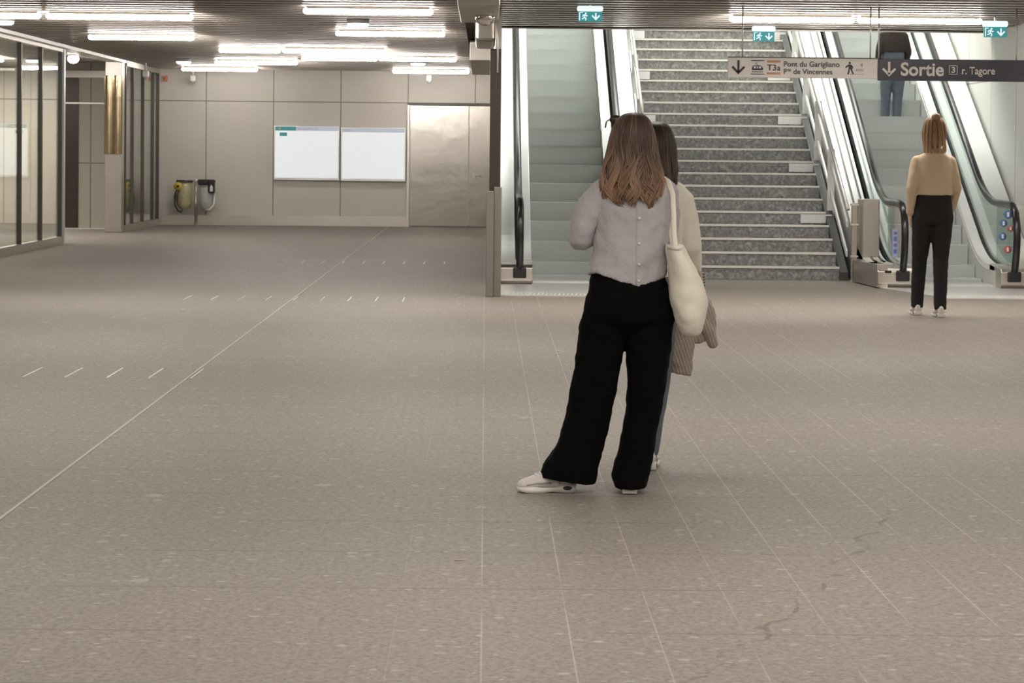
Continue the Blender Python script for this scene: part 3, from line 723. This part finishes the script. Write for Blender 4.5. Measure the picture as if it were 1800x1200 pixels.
def exit_sign(cx, y, z1, w_, h_, label):
    t = thing('exit_sign', label, 'exit sign', (cx, y, z1 - h_), 'lit green exit signs')
    x0, x1 = cx - w_ / 2, cx + w_ / 2; z0 = z1 - h_
    MB().box(x0 - .012, x1 + .012, y - .03, y + .05, z1 - h_ * .36, z1).build('lamp_housing', M['exit_white'], t, bevel=.02)
    MB().box(x0, x1, y - .01, y + .02, z0, z1 - h_ * .36).build('panel', M['exit'], t)
    MB().tube([(cx, y + .02, z1), (cx, y + .02, CZ)], .012, 8).build('stem', M['light_steel'], t)
    f = y - .012; hh = h_ * .6
    down_arrow(t, cx + w_ * .06, cx + w_ * .42, z0 + hh * .12, z0 + hh * .9, f, M['exit_white'])
    m = MB(); mx = cx - w_ * .22; u = hh / 10
    m.tube([(mx + u, f, z0 + u * 8.6), (mx + u, f + .002, z0 + u * 8.6)], u * .9, 10)
    for pts in ([(0.6, 7.4), (-.4, 4.6)], [(-.4, 4.6), (1.4, 3.2), (.8, 1)], [(-.4, 4.6), (-1.6, 3), (-3.2, 2.8)], [(.4, 7.2), (2, 5.6), (3, 6.4)], [(.4, 7.2), (-1.8, 6.6), (-2.4, 5)]):
        m.tube([(mx + a * u, f, z0 + b_ * u) for a, b_ in pts], u * .55, 6)
    m.box(cx - w_ * .46, cx - w_ * .42, f, f + .002, z0 + hh * .1, z0 + hh * .95); m.box(cx - w_ * .46, cx - w_ * .3, f, f + .002, z0 + hh * .9, z0 + hh * .96)
    m.build('running_figure', M['exit_white'], t)
exit_sign(1.130, 25.0, 3.17 - .04, 0.262, 0.17, 'lit green exit sign over the left escalator')
exit_sign(3.49, 28.7, 3.14, 0.27, 0.19, 'lit green exit sign hanging before the top of the stairs')
exit_sign(5.88, 26.3, 3.09, 0.265, 0.19, 'lit green exit sign at right near the wall')

# ------------------------------------------------------------------ floor strips, litter
dv = MB().box(-1.965, -1.95, 3.0, 46.2, 0, 0.003); structure(dv, 'trim_12', M['strip'])
k = 0
for yrow, xs in ((15.0, range(-11, -6)), (22.95, range(-11, -2)), (30.8, range(-10, -1))):
    m = MB()
    for i in xs: m.box(i * .276 - .004, i * .276 + .004, yrow, yrow + .66, 0, .003)
    structure(m, 'trim_%d' % (13 + k), M['light_steel']); k += 1
q = MB(); q.prism([(0, 0), (.03, .004), (.034, .018), (.012, .022), (-.004, .012)], 'z', 0.001, .006)
o = q.build('paper_scrap', M['white']); o.location = (.56, 17.3, 0); tag(o, 'tiny white paper scrap on the floor left of the women', 'litter')
q = MB(); q.tube([(0, 0, .002), (.01, .006, .0025), (.022, .004, .002), (.034, .010, .002)], .002, 6)
o = q.build('twig', M['tan']); o.location = (-.1, 8.35, 0); tag(o, 'tiny pale twig on the near floor left of the centre joint', 'litter')

# ------------------------------------------------------------------ people
def hand(mb, wrist, d, n, side, curl=0.5, s=1.0):
    """palm, four unequal bent fingers and a thumb; d = finger direction, n = back of the hand"""
    d = Vector(d).normalized(); n = Vector(n); n = (n - d * n.dot(d)).normalized(); r = d.cross(n) * side
    wv = Vector(wrist)
    def P(a, b_, c): return wv + (d * a + r * b_ + n * c) * s
    for b_ in (-.030, -.010, .010, .030): mb.tube([P(.0, b_ * .6, 0), P(.045, b_ * .9, 0), P(.085, b_, -.002)], [.014 * s, .013 * s, .011 * s], 8, rnd=True)
    for b_, L_ in ((-.031, .058), (-.0105, .074), (.0105, .082), (.031, .072)):
        p = P(.088, b_, -.002); ang = 0; pts = [p]
        for q_, f_ in enumerate((.45, .3, .25)):
            ang += curl * (0.5 + .35 * q_)
            p = p + (d * math.cos(ang) - n * math.sin(ang)) * L_ * f_ * s + r * b_ * .04; pts.append(p)
        mb.tube(pts, [.0085 * s, .0083 * s, .0078 * s, .007 * s], 8, rnd=True)
    mb.tube([P(.018, .026, -.006), P(.048, .050, -.018), P(.075, .056, -.028), P(.096, .052, -.036)], [.013 * s, .011 * s, .0095 * s, .008 * s], 8, rnd=True)
def head(mb, c, yaw=0.0, s=1.0):
    """skull, jaw, nose, lips, brow and ears, facing +y before yaw"""
    c = Vector(c); Rm = Matrix.Rotation(yaw, 3, 'Z')
    t = MB()
    t.ell((0, -.012, .025), (.074, .093, .088)); t.ell((0, .022, -.035), (.058, .068, .075)); t.ell((0, .052, -.085), (.03, .03, .025))
    t.ell((0, .074, .02), (.055, .02, .016)); t.tube([(0, .084, .012), (0, .098, -.022), (0, .092, -.032)], [.008, .012, .011], 8, rnd=True)
    t.ell((0, .083, -.058), (.022, .012, .007)); t.ell((0, .08, -.068), (.019, .012, .007))
    for sx in (-1, 1):
        t.ell((sx * .078, -.005, -.008), (.009, .02, .032)); t.ell((sx * .04, .062, -.02), (.022, .018, .02))
    n = len(mb.v)
    mb.add([c + Rm @ (Vector(v) * s) for v in t.v], t.f, True)
def body(root, J, s=1.0, yaw=0.0, curl=.5, ls=1.0):
    m = MB(); V = {k: Vector(v) for k, v in J.items()}
    head(m, V['head'], yaw, s)
    m.tube([V['neck'] + Vector((0, 0, -.03)), (V['neck'] + V['head']) / 2, V['head'] + Vector((0, -.01, -.04))], [.06 * s, .053 * s, .055 * s], 14)
    ch, pe = V['chest'], V['pelvis']
    sh = (V['sl'] + V['sr']) / 2; hw = (V['sr'] - V['sl']).length / 2
    m.rings([sring(pe + Vector((0, 0, -.07)), .13, .09), sring(pe, .15, .10), sring(pe.lerp(ch, .45), .115, .085), sring(ch, .135, .10), sring(sh + Vector((0, 0, .0)), hw * .95, .075), sring(V['neck'], .06, .055)])
    for a in ('l', 'r'):
        sgn = 1 if a == 'r' else -1
        m.tube([V['s' + a], V['s' + a].lerp(V['e' + a], .5), V['e' + a]], [.05 * s, .043 * s, .036 * s], 12, rnd=True)
        m.tube([V['e' + a], V['e' + a].lerp(V['w' + a], .35), V['w' + a]], [.037 * s, .036 * s, .024 * s], 12, rnd=True)
        hd = (V['w' + a] - V['e' + a]); hd = V.get('h' + a, hd)
        hand(m, V['w' + a] + hd.normalized() * .01, hd, V.get('n' + a, Vector((sgn, 0, 0.1))), -sgn if True else sgn, curl, s * .95)
        m.tube([V['p' + a], V['p' + a].lerp(V['k' + a], .5), V['k' + a]], [.078 * s * ls, .068 * s * ls, .05 * s * ls], 14, rnd=True)
        m.tube([V['k' + a], V['k' + a].lerp(V['a' + a], .3), V['a' + a]], [.05 * s * ls, .05 * s * ls, .034 * s * ls], 14, rnd=True)
        td = Vector(V['t' + a]).normalized()
        m.tube([V['a' + a] - td * .03 + Vector((0, 0, -.045)), V['a' + a] + td * .07 + Vector((0, 0, -.045)), V['a' + a] + td * .15 + Vector((0, 0, -.055))], [.032 * s, .036 * s, .026 * s], 10, rnd=True)
    o = fuse(m, 'body', M['skin'], root, .006, 3)
    hc = V['head']; Rm = Matrix.Rotation(yaw, 3, 'Z')
    for sx in (-1, 1):
        e = MB().ell(hc + Rm @ (Vector((sx * .031, .077, .002)) * s), (.011, .008, .008)); e.build('eye', M['white'], root, local=True)
    return o
def set_tone(o, vals):
    a = o.data.attributes.new('tone', 'FLOAT', 'POINT'); a.data.foreach_set('value', vals)
def hair(root, rows, mat, nstr, amp, seed, arc=(0, 2 * PI), tips=0.06, rad=.0048, name='hair', base=True, wav=0.13):
    """rows: (x, y, z, rx, ry) from crown to tips; strands follow that shell with growing waves"""
    rnd = random.Random(seed); m = MB(); tone = []
    rr = interp(rows, 5)
    def seat(a, u, k):
        u = max(0, min(u, len(rr) - 1.001)); i = int(u); f = u - i; q = [rr[i][j] * (1 - f) + rr[i + 1][j] * f for j in range(5)]
        return Vector((q[0] + q[3] * k * math.cos(a), q[1] + q[4] * k * math.sin(a), q[2]))
    if base:
        n = 40; ring = []
        cut = int(len(rr) * .80)
        for i in range(cut):
            ring.append([seat(2 * PI * k / n, i, .93) for k in range(n)])
        m.rings(ring, cap=True); tone += [.28] * (len(m.v))
    nclump = max(8, nstr // 14)
    clumps = [(arc[0] + (arc[1] - arc[0]) * (k + rnd.random() * .8) / nclump, rnd.random() * 6.28, .75 + .5 * rnd.random(), rnd.random(), 1 - tips * 2.2 * rnd.random()) for k in range(nclump)]
    L = len(rr) - 1
    for k in range(nstr):
        ca, ph, fr, ct, cl = clumps[k % nclump]
        a0 = ca + rnd.gauss(0, .085); end = L * min(1.0, cl - tips * rnd.random()); k0 = .97 + .07 * rnd.random()
        st_ = L * .02 * rnd.random(); N = 22; pts = []
        tn = max(0, min(1, .7 * ct + .4 * rnd.random() - .05))
        for i in range(N):
            t = i / (N - 1); u = st_ + (end - st_) * t
            g = max(0, t - .3) / .7
            a = a0 + (ca - a0) * g * .55 + wav * g * math.sin(ph + 14 * fr * t + .5 * (a0 - ca))
            p = seat(a, u, k0 + .09 * g * math.sin(ph * 1.7 + 10.5 * fr * t) + .05 * g * (ct - .3))
            pts.append(p + Vector((0, 0, amp * g * .4 * math.sin(9 * t + ph))))
        n0 = len(m.v)
        m.tube(pts, [rad * (.55 + .45 * math.sin(min(1, .15 + i / (N - 1)) * PI * .9)) * (1 if i < N - 3 else (N - i) / 4) for i in range(N)], 5)
        tone += [tn] * (len(m.v) - n0)
    o = m.build(name, mat, root, local=True)
    set_tone(o, tone); return o
def shoe(root, loc, ang, label=None, L=.262, name='shoe'):
    """running shoe; local +x is the toe direction"""
    Rm = Matrix.Translation(loc) @ Matrix.Rotation(ang, 4, 'Z')
    def T(m): m.v = [tuple(Rm @ Vector(v)) for v in m.v]; return m
    k = L / .262
    so = MB(); rows = interp([(-.052, .020, .012, .034), (-.045, .031, .003, .040), (-.01, .035, 0, .040), (.05, .032, .004, .034), (.10, .038, .0, .030), (.15, .046, 0, .028), (.185, .042, .004, .026), (.205, .026, .010, .026), (.211, .012, .014, .025)], 4)
    rr = []
    for x, hw, z0, z1 in rows:
        rr.append([(x * k, -hw, z0), (x * k, -hw * 1.06, z0 * .5 + z1 * .5), (x * k, -hw * .95, z1), (x * k, hw * .95, z1), (x * k, hw * 1.06, z0 * .5 + z1 * .5), (x * k, hw, z0)])
    so.rings(rr); up = T(so).build('sole', M['sole'], None)
    u = MB(); rows = interp([(-.050, .020, .095), (-.037, .030, .108), (.0, .034, .110), (.04, .034, .108), (.075, .036, .100), (.11, .040, .086), (.15, .043, .071), (.185, .038, .058), (.205, .022, .044), (.211, .008, .034)], 4); rr = []
    for x, hw, z1 in rows:
        rr.append([(x * k, hw * c, .024 + (z1 - .024) * sgn) for c, sgn in [(math.cos(PI * j / 12) * (1 if j not in (0, 12) else .98), math.sin(PI * j / 12) ** .75) for j in range(13)]])
    u.rings(rr, closed=True)
    o = T(u).build(name, M['shoe'], root, local=True, label=label)
    up.parent = o
    g = MB()
    for sd in (-1, 1):
        g.tube([(-.03 * k, sd * .035, .05), (.02 * k, sd * .0365, .055), (.06 * k, sd * .035, .075)], .004, 6); g.tube([(.06 * k, sd * .037, .045), (.12 * k, sd * .0405, .045), (.17 * k, sd * .0385, .035)], .004, 6)
        g.tube([(.02 * k, sd * .036, .04), (.05 * k, sd * .034, .082)], .0035, 6)
    T(g).build('overlay', M['shoe_grey'], o, local=True)
    la = MB()
    for x, z in ((.075, .102), (.092, .095), (.11, .088), (.127, .081)): la.tube([(x * k, -.02, z - .004), (x * k, 0, z + .002), (x * k, .02, z - .004)], .0035, 6)
    T(la).build('laces', M['white'], o, local=True)
    ac = MB()
    for sd in (-1, 1):
        ac.rings([[(-.012 * k + .020 * math.cos(2 * PI * j / 16), sd * yy, .022 + .009 * math.sin(2 * PI * j / 16)) for j in range(16)] for yy in (.034, .0385)])
    T(ac).build('sole_window', M['ink'], o, local=True)
    return o
def cm(*p): return tuple(v * .01 for v in p)

# --- the woman in the mauve cardigan (seen from behind)
W1 = (0.621, 10.10, 0.0)
p1 = thing('person', 'person seen from behind in a mauve rib cardigan, wide black trousers and white sneakers', 'person', W1)
body(p1, {k: cm(*v) for k, v in dict(head=(3.2, 1, 157), neck=(4, -1, 141.5), chest=(4, 0, 122), pelvis=(2, 0, 92), sl=(-6, 0, 131.5), sr=(15, 0, 131.5), el=(-19.5, -1, 114), er=(19, 9, 111), wl=(-6, 18, 115), wr=(10, 24, 116),
     pl=(-7, 0, 82), pr=(11, 0, 82), kl=(-15, 2, 46), kr=(9, 1, 46), al=(-26, 0, 9), ar=(4, 0, 9), tl=(-1, -.12, 0), tr=(.1, 1, 0), nl=(0, 0, 1), nr=(0, 0, 1)).items()})
m = MB()
for rows in ([(-6.5, 0, 86, 6, 8, 0), (-8.0, 0, 79, 10.2, 11.6, 0), (-10.2, 0, 66, 10.6, 11.2, 0), (-12, 0, 52, 10.1, 10.2, 0), (-16, -.3, 32, 10.2, 9.8, 0), (-19.5, -.5, 19.5, 11.1, 10, 0), (-23, -.8, 11.5, 12.2, 10.3, -.03), (-24.3, -1, 5.4, 12.2, 10.2, -.10)],
             [(9.5, 0, 86, 6, 8, 0), (11.3, 0, 79, 10.6, 11.6, 0), (11.3, 0, 66, 10.4, 11.2, 0), (10.6, 0, 52, 9.0, 10, 0), (9.5, .2, 40, 8.1, 9.4, 0), (8.2, .2, 30, 7.7, 9.2, 0), (6.5, 0, 19.5, 7.9, 9.8, 0), (3.9, -.4, 9, 8.7, 10.6, 0), (3.3, -.8, 2.6, 7.2, 10.8, 0)]):
    m.rings([sring(cm(*r[:3]), r[3] * .01, r[4] * .01, 30, 2.3, tx=r[5]) for r in interp(rows, 4)])
m.rings([sring(cm(x, y, z), rx * .01, ry * .01, 34, 2.25) for x, y, z, rx, ry in interp([(1.5, .3, 71, 15, 7), (1.9, -.8, 75, 20.4, 12), (2.1, -1.6, 80, 20.4, 13.6), (2.3, -1.2, 87, 19, 12.8), (1.9, -.4, 94, 17, 11.4), (1.5, 0, 100, 15.3, 10.6)], 4)])
tr = fuse(m, 'trousers', M['trousers'], p1, .006, 2, [(.12, .020), (.045, .008)])
# cardigan: torso with a pointed hem at the back, plus sleeves
m = MB(); rr = []
for x, y, z, rx, ry in interp([(1.2, 0, 95.5, 17.6, 12.4), (1.8, 0, 100, 17.3, 12.2), (2.4, 0, 108, 17.0, 11.8), (3.2, 0, 117, 16.9, 11.8), (3.9, -.2, 126, 17.6, 11.6), (4.2, -.6, 132, 18.2, 10.2), (4.2, -1, 136.5, 16.3, 8), (4.2, -1, 140, 10.5, 6.8), (4.2, -.6, 143, 6.2, 6)], 4):
    ring = []
    for px_, py_, pz_ in sring(cm(x, y, z), rx * .01, ry * .01, 40, 2.25):
        h = max(0, 1 - (z - 95.5) / 9.0)          # hem drops to a point at the back centre
        d_ = max(0, 1 - abs(px_ - .045) / .19) if py_ < 0 else .3
        pz_ += h * (.030 - .072 * d_)
        ring.append((px_, py_, pz_))
    rr.append(ring)
m.rings(rr)
cd = fuse(m, 'cardigan', M['cardigan'], p1, .006, 4, [(.10, .020), (.04, .008)])
m = MB()
m.tube([cm(-9, -.5, 133.5), cm(-13.2, -.8, 129), cm(-16.3, -1.2, 123.5), cm(-18.8, -1, 117.5), cm(-19.8, 0, 113.2)], cm(6.5, 6.7, 6.4, 6.0, 5.6), 18, rnd=True)
m.tube([cm(-19.8, 0, 113.2), cm(-15, 8, 113.5), cm(-8, 16.5, 115)], cm(5.5, 4.6, 4.0), 16, rnd=True)
fuse(m, 'sleeve', M['cardigan'], cd, .006, 5, [(.08, .014), (.03, .006)])
m = MB()
m.tube([cm(17.5, -.5, 133.5), cm(19, 3.5, 124), cm(19, 8.5, 112)], cm(6.2, 5.6, 5.0), 16, rnd=True)
m.tube([cm(19, 8.5, 112), cm(14.5, 16.5, 114), cm(11, 22, 115.5)], cm(5.0, 4.4, 3.9), 16, rnd=True)
fuse(m, 'sleeve', M['cardigan'], cd, .006, 5, [(.08, .014), (.03, .006)])
bpy.context.view_layer.update()
def back_hit(o, x, z, y0=-.6):
    ev = o.evaluated_get(bpy.context.evaluated_depsgraph_get())
    ok, loc, n_, i_ = ev.ray_cast(Vector((x, y0, z)), Vector((0, 1, 0)))
    return loc if ok else None
pl = []
for k in range(16):
    h = back_hit(cd, .045, .935 + k * .024)
    if h: pl.append(h)
if len(pl) > 3: MB().tube(pl, .0035, 6, flat=.6).build('placket', M['cardigan'], cd, local=True)
for z in (1.222, 1.112, 1.02, .948):
    h = back_hit(cd, .056, z)
    if h: MB().tube([h + Vector((0, -.004, 0)), h + Vector((0, .003, 0))], .0062, 12).build('button', M['sole'], cd, local=True)
hair(p1, [cm(3.4, 0, 168.6, .8, .8), cm(3.3, 0, 167.6, 4.5, 5.2), cm(3.1, 0, 164.5, 7.4, 9.0), cm(3.0, -.2, 159, 9.3, 11.0), cm(2.9, -.7, 152, 10.6, 11.0), cm(2.7, -2.4, 145.5, 11.9, 10.4), cm(2.6, -4.2, 139, 12.9, 9.6), cm(3.0, -5.4, 133, 12.8, 8.9), cm(4.0, -6.6, 128.8, 10.5, 7.2), cm(4.6, -7.0, 126.6, 7.5, 6.0)],
     M['hair'], 760, .03, 3, arc=(PI * .76, PI * 2.24), tips=.11, wav=.25)
shoe(p1, cm(-26, -1.5, 0), PI + .08, label='white running shoe pointing left')
shoe(p1, cm(3.2, -3.4, 0), PI / 2 - .05, label='white running shoe with its heel to the camera')
# sunglasses pushed up on her head
sgl = thing('sunglasses', 'brown sunglasses pushed up on the left of her hair', 'sunglasses', (W1[0] + .033, W1[1] + .02, 1.65))
for sx in (-1, 1):
    MB().rings([[cm(3.3 + sx * 4.2 + 2.9 * math.cos(2 * PI * j / 18), yy, 166.6 + 2.0 * math.sin(2 * PI * j / 18) - abs(sx + .2) * .6) for j in range(18)] for yy in (6.2, 6.7)]).build('lens', M['dark'], sgl, local=True)
    m = MB(); m.tube([cm(3.3 + sx * 7.2, 6.2, 166), cm(3.3 + sx * 8.6, 2.5, 165.2), cm(3.3 + sx * 9.4, -3.2, 162.5)], .0035, 6); m.build('temple', M['dark'], sgl, local=True)
SGO = Vector(W1) - sgl.location + Vector((-.034, -.03, -.004))
for c in sgl.children: c.location = SGO
MB().tube([cm(1.9, 6.4, 166.8), cm(4.7, 6.4, 166.8)], .003, 6).build('bridge', M['dark'], sgl, local=True).location = SGO
# tote bag on her right shoulder
tb = thing('tote_bag', "cream canvas tote bag hanging from the cardigan wearer's right shoulder", 'bag', W1)
m = MB()
m.rings([sring(cm(x, y, z), rx * .01, ry * .01, 30, 2.4) for x, y, z, rx, ry in interp([(29, -8, 70.6, 2.5, 5), (29, -8, 72, 4.4, 8.5), (28.4, -8, 78, 6.6, 12), (28.2, -8, 85, 8.2, 13.2), (27.0, -8.4, 92, 7.9, 13.6), (24.6, -9, 101, 6.0, 14), (22.3, -9.6, 107, 4.6, 14), (21.4, -10, 110.5, 3.8, 14)], 4)])
o = fuse(m, 'pouch', M['tote'], tb, .007, 3, [(.08, .012)], local=True)
m = MB(); m.rings([sring(cm(21.4, -10, z), .036 + .002, .142, 30, 2.4) for z in (109.0, 110.8)]); m.build('hem', M['tote'], tb, local=True)
for y0, y1 in ((-21, -6), (-4, 1)):
    m = MB(); pts = [cm(21.2, y0, 107), cm(20.4, y0 * .92 + .5, 115), cm(20.3, y0 * .75, 124), cm(20.0, y0 * .45 - 4, 133), cm(18.6, -4 + y1 * .3, 138.4), cm(16, 0, 140.3)]
    m.tube(pts, .0125, 8, flat=.22, up=(.5, 1, 0)); m.build('strap', M['tote'], tb, local=True)
m = MB()
for k in range(6):
    z = .915 + k * .012
    m.tube([cm(34.4 + .25 * (k % 2), -12 + k * .8, z * 100), cm(34.9 + .2 * (k % 3), -9 + k * .7, z * 100 + .5), cm(34.6, -6 + k * .5, z * 100)], .0022, 5)
m.build('print', M['ink'], tb, local=True)

# --- the friend behind her
W2 = (0.80, 10.86, 0.0)
p2 = thing('person', 'dark haired person in a cream top and jeans behind the woman in mauve', 'person', W2)
body(p2, {k: cm(*v) for k, v in dict(head=(1, 1, 154.5), neck=(0, -1, 139), chest=(-1, 0, 120), pelvis=(-2, 0, 92), sl=(-13, 0, 129), sr=(10, 0, 129), el=(-21, 2, 106), er=(18.5, 1, 107), wl=(-12, 18, 98), wr=(20, 14, 91),
     pl=(-6, 2, 82), pr=(5, 0, 82), kl=(-3.2, 5, 46), kr=(3.2, 0, 46), al=(-6, 9, 9), ar=(-1, -1, 9), tl=(-.3, 1, 0), tr=(.1, 1, 0), nl=(-1, 0, .3), nr=(1, 0, .2)).items()}, ls=.72)
m = MB(); m.rings([sring(cm(x, y, z), rx * .01, ry * .01, 34, 2.25) for x, y, z, rx, ry in interp([(-2, 0, 92, 16, 11), (-2, 0, 104, 15, 10.6), (-1.5, 0, 118, 15.5, 11), (-1.6, -.4, 129, 16.2, 9.6), (-1.4, -1, 134.5, 13.2, 7.6), (-.6, -1, 138.5, 7, 6)], 4)])
m.tube([cm(10.5, -.5, 132.5), cm(14.3, 0, 129), cm(16.8, .5, 118), cm(18.6, 1, 107)], cm(5.4, 5.5, 5.4, 5.2), 16, rnd=True); m.tube([cm(18.6, 1, 107), cm(20, 8, 99), cm(20.5, 13, 93)], cm(5.2, 4.8, 4.3), 14, rnd=True)
m.tube([cm(-14.5, -.5, 131.5), cm(-19, 0.5, 118), cm(-21, 2, 106)], cm(5.4, 5, 4.6), 16, rnd=True); m.tube([cm(-21, 2, 106), cm(-13, 15.5, 99)], cm(4.6, 3.8), 14, rnd=True)
fuse(m, 'top', M['cream'], p2, .007, 4, [(.08, .01)])
m = MB()
for rows in ([(-5, 1, 82, 9.6, 10.6), (-3.6, 4, 62, 7, 8.6), (-3.2, 5, 44, 6.2, 7), (-4.6, 7, 25, 5.4, 6), (-6, 9, 7, 4.8, 5.4)], [(4, 0, 82, 9.6, 10.6), (3.6, 0, 62, 7.6, 8.6), (3.2, 0, 44, 6.4, 7), (1.2, -.6, 25, 5.4, 6), (-.8, -1, 7, 4.8, 5.4)]):
    m.rings([sring(cm(*r[:3]), r[3] * .01, r[4] * .01, 24) for r in interp(rows, 3)])
m.rings([sring(cm(x, y, z), rx * .01, ry * .01, 30, 2.2) for x, y, z, rx, ry in interp([(-2, 0, 76, 13, 10), (-2, -.6, 83, 16.2, 11.6), (-2, 0, 95, 14.6, 10)], 3)])
fuse(m, 'jeans', M['jeans'], p2, .007, 4, [(.07, .006)])
hair(p2, [cm(1, 0, 165.8, .8, .8), cm(1, 0, 164.6, 5, 5.5), cm(1, 0, 161, 7.6, 9), cm(1, -.2, 155, 9.0, 10.8), cm(1, -.8, 148, 9.6, 10.6), cm(1, -2.2, 141, 9.9, 9.6), cm(1, -3.2, 137, 9.2, 8.4), cm(1, -3.6, 134.5, 8, 7)], M['darkhair'], 260, .008, 5, arc=(PI * .8, PI * 2.2), tips=.05, wav=.05)
shoe(p2, cm(-6, 7.5, 0), PI / 2 + .2, L=.245); shoe(p2, cm(-.6, -2.5, 0), PI / 2 - .1, L=.245)
# beige knit cardigan over her arm
kn = thing('knitted_cardigan', 'folded beige knitted cardigan hanging from the arm behind the tote bag', 'cardigan', W2)
m = MB()
m.rings([sring(cm(x, y, z), rx * .01, ry * .01, 26, 2.3, tx=t_) for x, y, z, rx, ry, t_ in interp([(19.5, 9, 94, 6, 6, 0), (19, 9, 86, 7.5, 6.5, 0), (20.5, 9, 76, 9.5, 6, .15), (23.5, 9, 67, 8.6, 5, .25), (26, 9, 61, 5.5, 3.8, .3)], 4)])
m.rings([sring(cm(x, y, z), rx * .01, ry * .01, 26, 2.3, tx=t_) for x, y, z, rx, ry, t_ in interp([(17, 8, 90, 5, 6, 0), (15.5, 7, 74, 7, 6, -.1), (14, 6, 60, 7.2, 5.4, -.1), (13.5, 6, 50, 7, 4.6, -.15), (13.8, 6, 45, 6, 3.8, -.2)], 4)])
fuse(m, 'draped_body', M['beige_knit'], kn, .007, 3, [(.05, .02)])
m = MB(); m.tube([cm(24, 5, 70), cm(28, 5, 66), cm(30, 6, 60)], cm(3.4, 3.2, 2.8), 12, rnd=True); fuse(m, 'sleeve', M['beige_knit'], kn, .006, 2)

# --- the walker by the right escalator and the passenger riding up
def walker(loc, label, H, top, bottom, hairmat, stride, shoes, rotz=0.0, bun=True, hairlen=.0, toplen=1.10):
    t = thing('person', label, 'person', loc, rotz=rotz); k = H / 1.72
    def q(*p): return tuple(v * .01 * k for v in p)
    s_ = stride
    J = dict(head=q(0, 1, 160), neck=q(0, -1, 143), chest=q(0, 0, 124), pelvis=q(0, 0, 95), sl=q(-12.5, 0, 130.5), sr=q(12.5, 0, 130.5), el=q(-20, -3 - 5 * s_, 110), er=q(20, -3 + 4 * s_, 110), wl=q(-19, 7 - 6 * s_, 88), wr=q(19, 12 + 6 * s_, 90),
             pl=q(-8, 0, 86), pr=q(8, 0, 86), kl=q(-9, 9 * s_ + 1, 49), kr=q(7, 1 - 2 * s_, 48), al=q(-10, 14 * s_, 9), ar=q(5, -12 * s_, 9), tl=(0, 1, 0), tr=(0, 1, 0), nl=(-1, 0, .2), nr=(1, 0, .2))
    body(t, J, k)
    m = MB(); z0 = toplen * 100
    m.rings([sring(q(x, y, z), rx * .01 * k, ry * .01 * k, 32, 2.25) for x, y, z, rx, ry in interp([(0, 0, z0, 17, 12), (0, 0, z0 + 8, 16.6, 12), (0, 0, 124, 17, 11.8), (0, -.4, 131, 17.4, 10), (0, -1, 136.5, 14, 7.8), (0, -1, 140, 9, 6.8), (0, -1, 144, 6.4, 6.2)], 4)])
    for a in (-1, 1):
        e_, w_ = (J['el'], J['wl']) if a < 0 else (J['er'], J['wr']); sh = q(a * 14.2, -.3, 132)
        ew = Vector(e_).lerp(Vector(w_), .93)
        m.tube([sh, Vector(sh).lerp(Vector(e_), .5), e_], [.058 * k, .054 * k, .048 * k], 16, rnd=True); m.tube([e_, ew], [.047 * k, .039 * k], 14, rnd=True)
    fuse(m, 'jacket', top, t, .009, 4, [(.09, .012)])
    m = MB()
    for a, hp, kn_, an in ((-1, J['pl'], J['kl'], J['al']), (1, J['pr'], J['kr'], J['ar'])):
        m.tube([hp, Vector(hp).lerp(Vector(kn_), .5), kn_], [.098 * k, .084 * k, .066 * k], 18, rnd=True)
        m.tube([kn_, Vector(kn_).lerp(Vector(an), .5), Vector(an) + Vector((0, 0, -.025))], [.066 * k, .060 * k, .052 * k], 18)
    m.rings([sring(q(x, y, z), rx * .01 * k, ry * .01 * k, 30, 2.2) for x, y, z, rx, ry in interp([(0, 0, 79, 13, 10), (0, -.8, 87, 17.0, 12), (0, 0, 99, 15.6, 10.6), (0, 0, min(113, z0 + 3), 14.6, 10)], 3)])
    fuse(m, 'trousers', bottom, t, .009, 4, [(.07, .008)])
    zz = 171.5
    rows = [q(0, 0, zz, .8, .8), q(0, 0, zz - 1.2, 5, 5.6), q(0, 0, zz - 5, 8, 9.6), q(0, -.3, zz - 11, 9.2, 11), q(0, -1, zz - 18, 9.4, 10.4), q(0, -2, zz - 24 - hairlen, 8.6 + hairlen * .1, 9), q(0, -2.4, zz - 26 - hairlen, 7, 7)]
    hair(t, rows, hairmat, 160, .006, 11, arc=(PI * .86, PI * 2.14), tips=.05, wav=.04)
    if bun:
        b_ = MB().ell(q(0, -8, zz - 1), (.045, .045, .04)).build('bun', hairmat, t, local=True); set_tone(b_, [.6] * len(b_.data.vertices))
    for nm in ('l', 'r'):
        a = Vector(J['a' + nm]); shoe(t, (a.x, a.y - .015, 0), PI / 2, L=.27)
        ob = t.children[-1]
        for c in [ob] + list(ob.children): c.data.materials[0] = shoes if c.name.startswith('shoe') else c.data.materials[0]
    return t
walker((4.24, 21.5, 0), 'person walking towards the right escalator in a tan jacket and black trousers', 1.90, M['tan'], M['darkcloth'], M['blond'], 1.0, M['shoe'], hairlen=6, toplen=1.04)
walker((5.50, 30.78, 1.82), 'person in a dark jacket and blue jeans riding up the right escalator', 1.72, M['navycloth'], M['jeans'], M['darkhair'], 0.15, M['shoe'], bun=False)
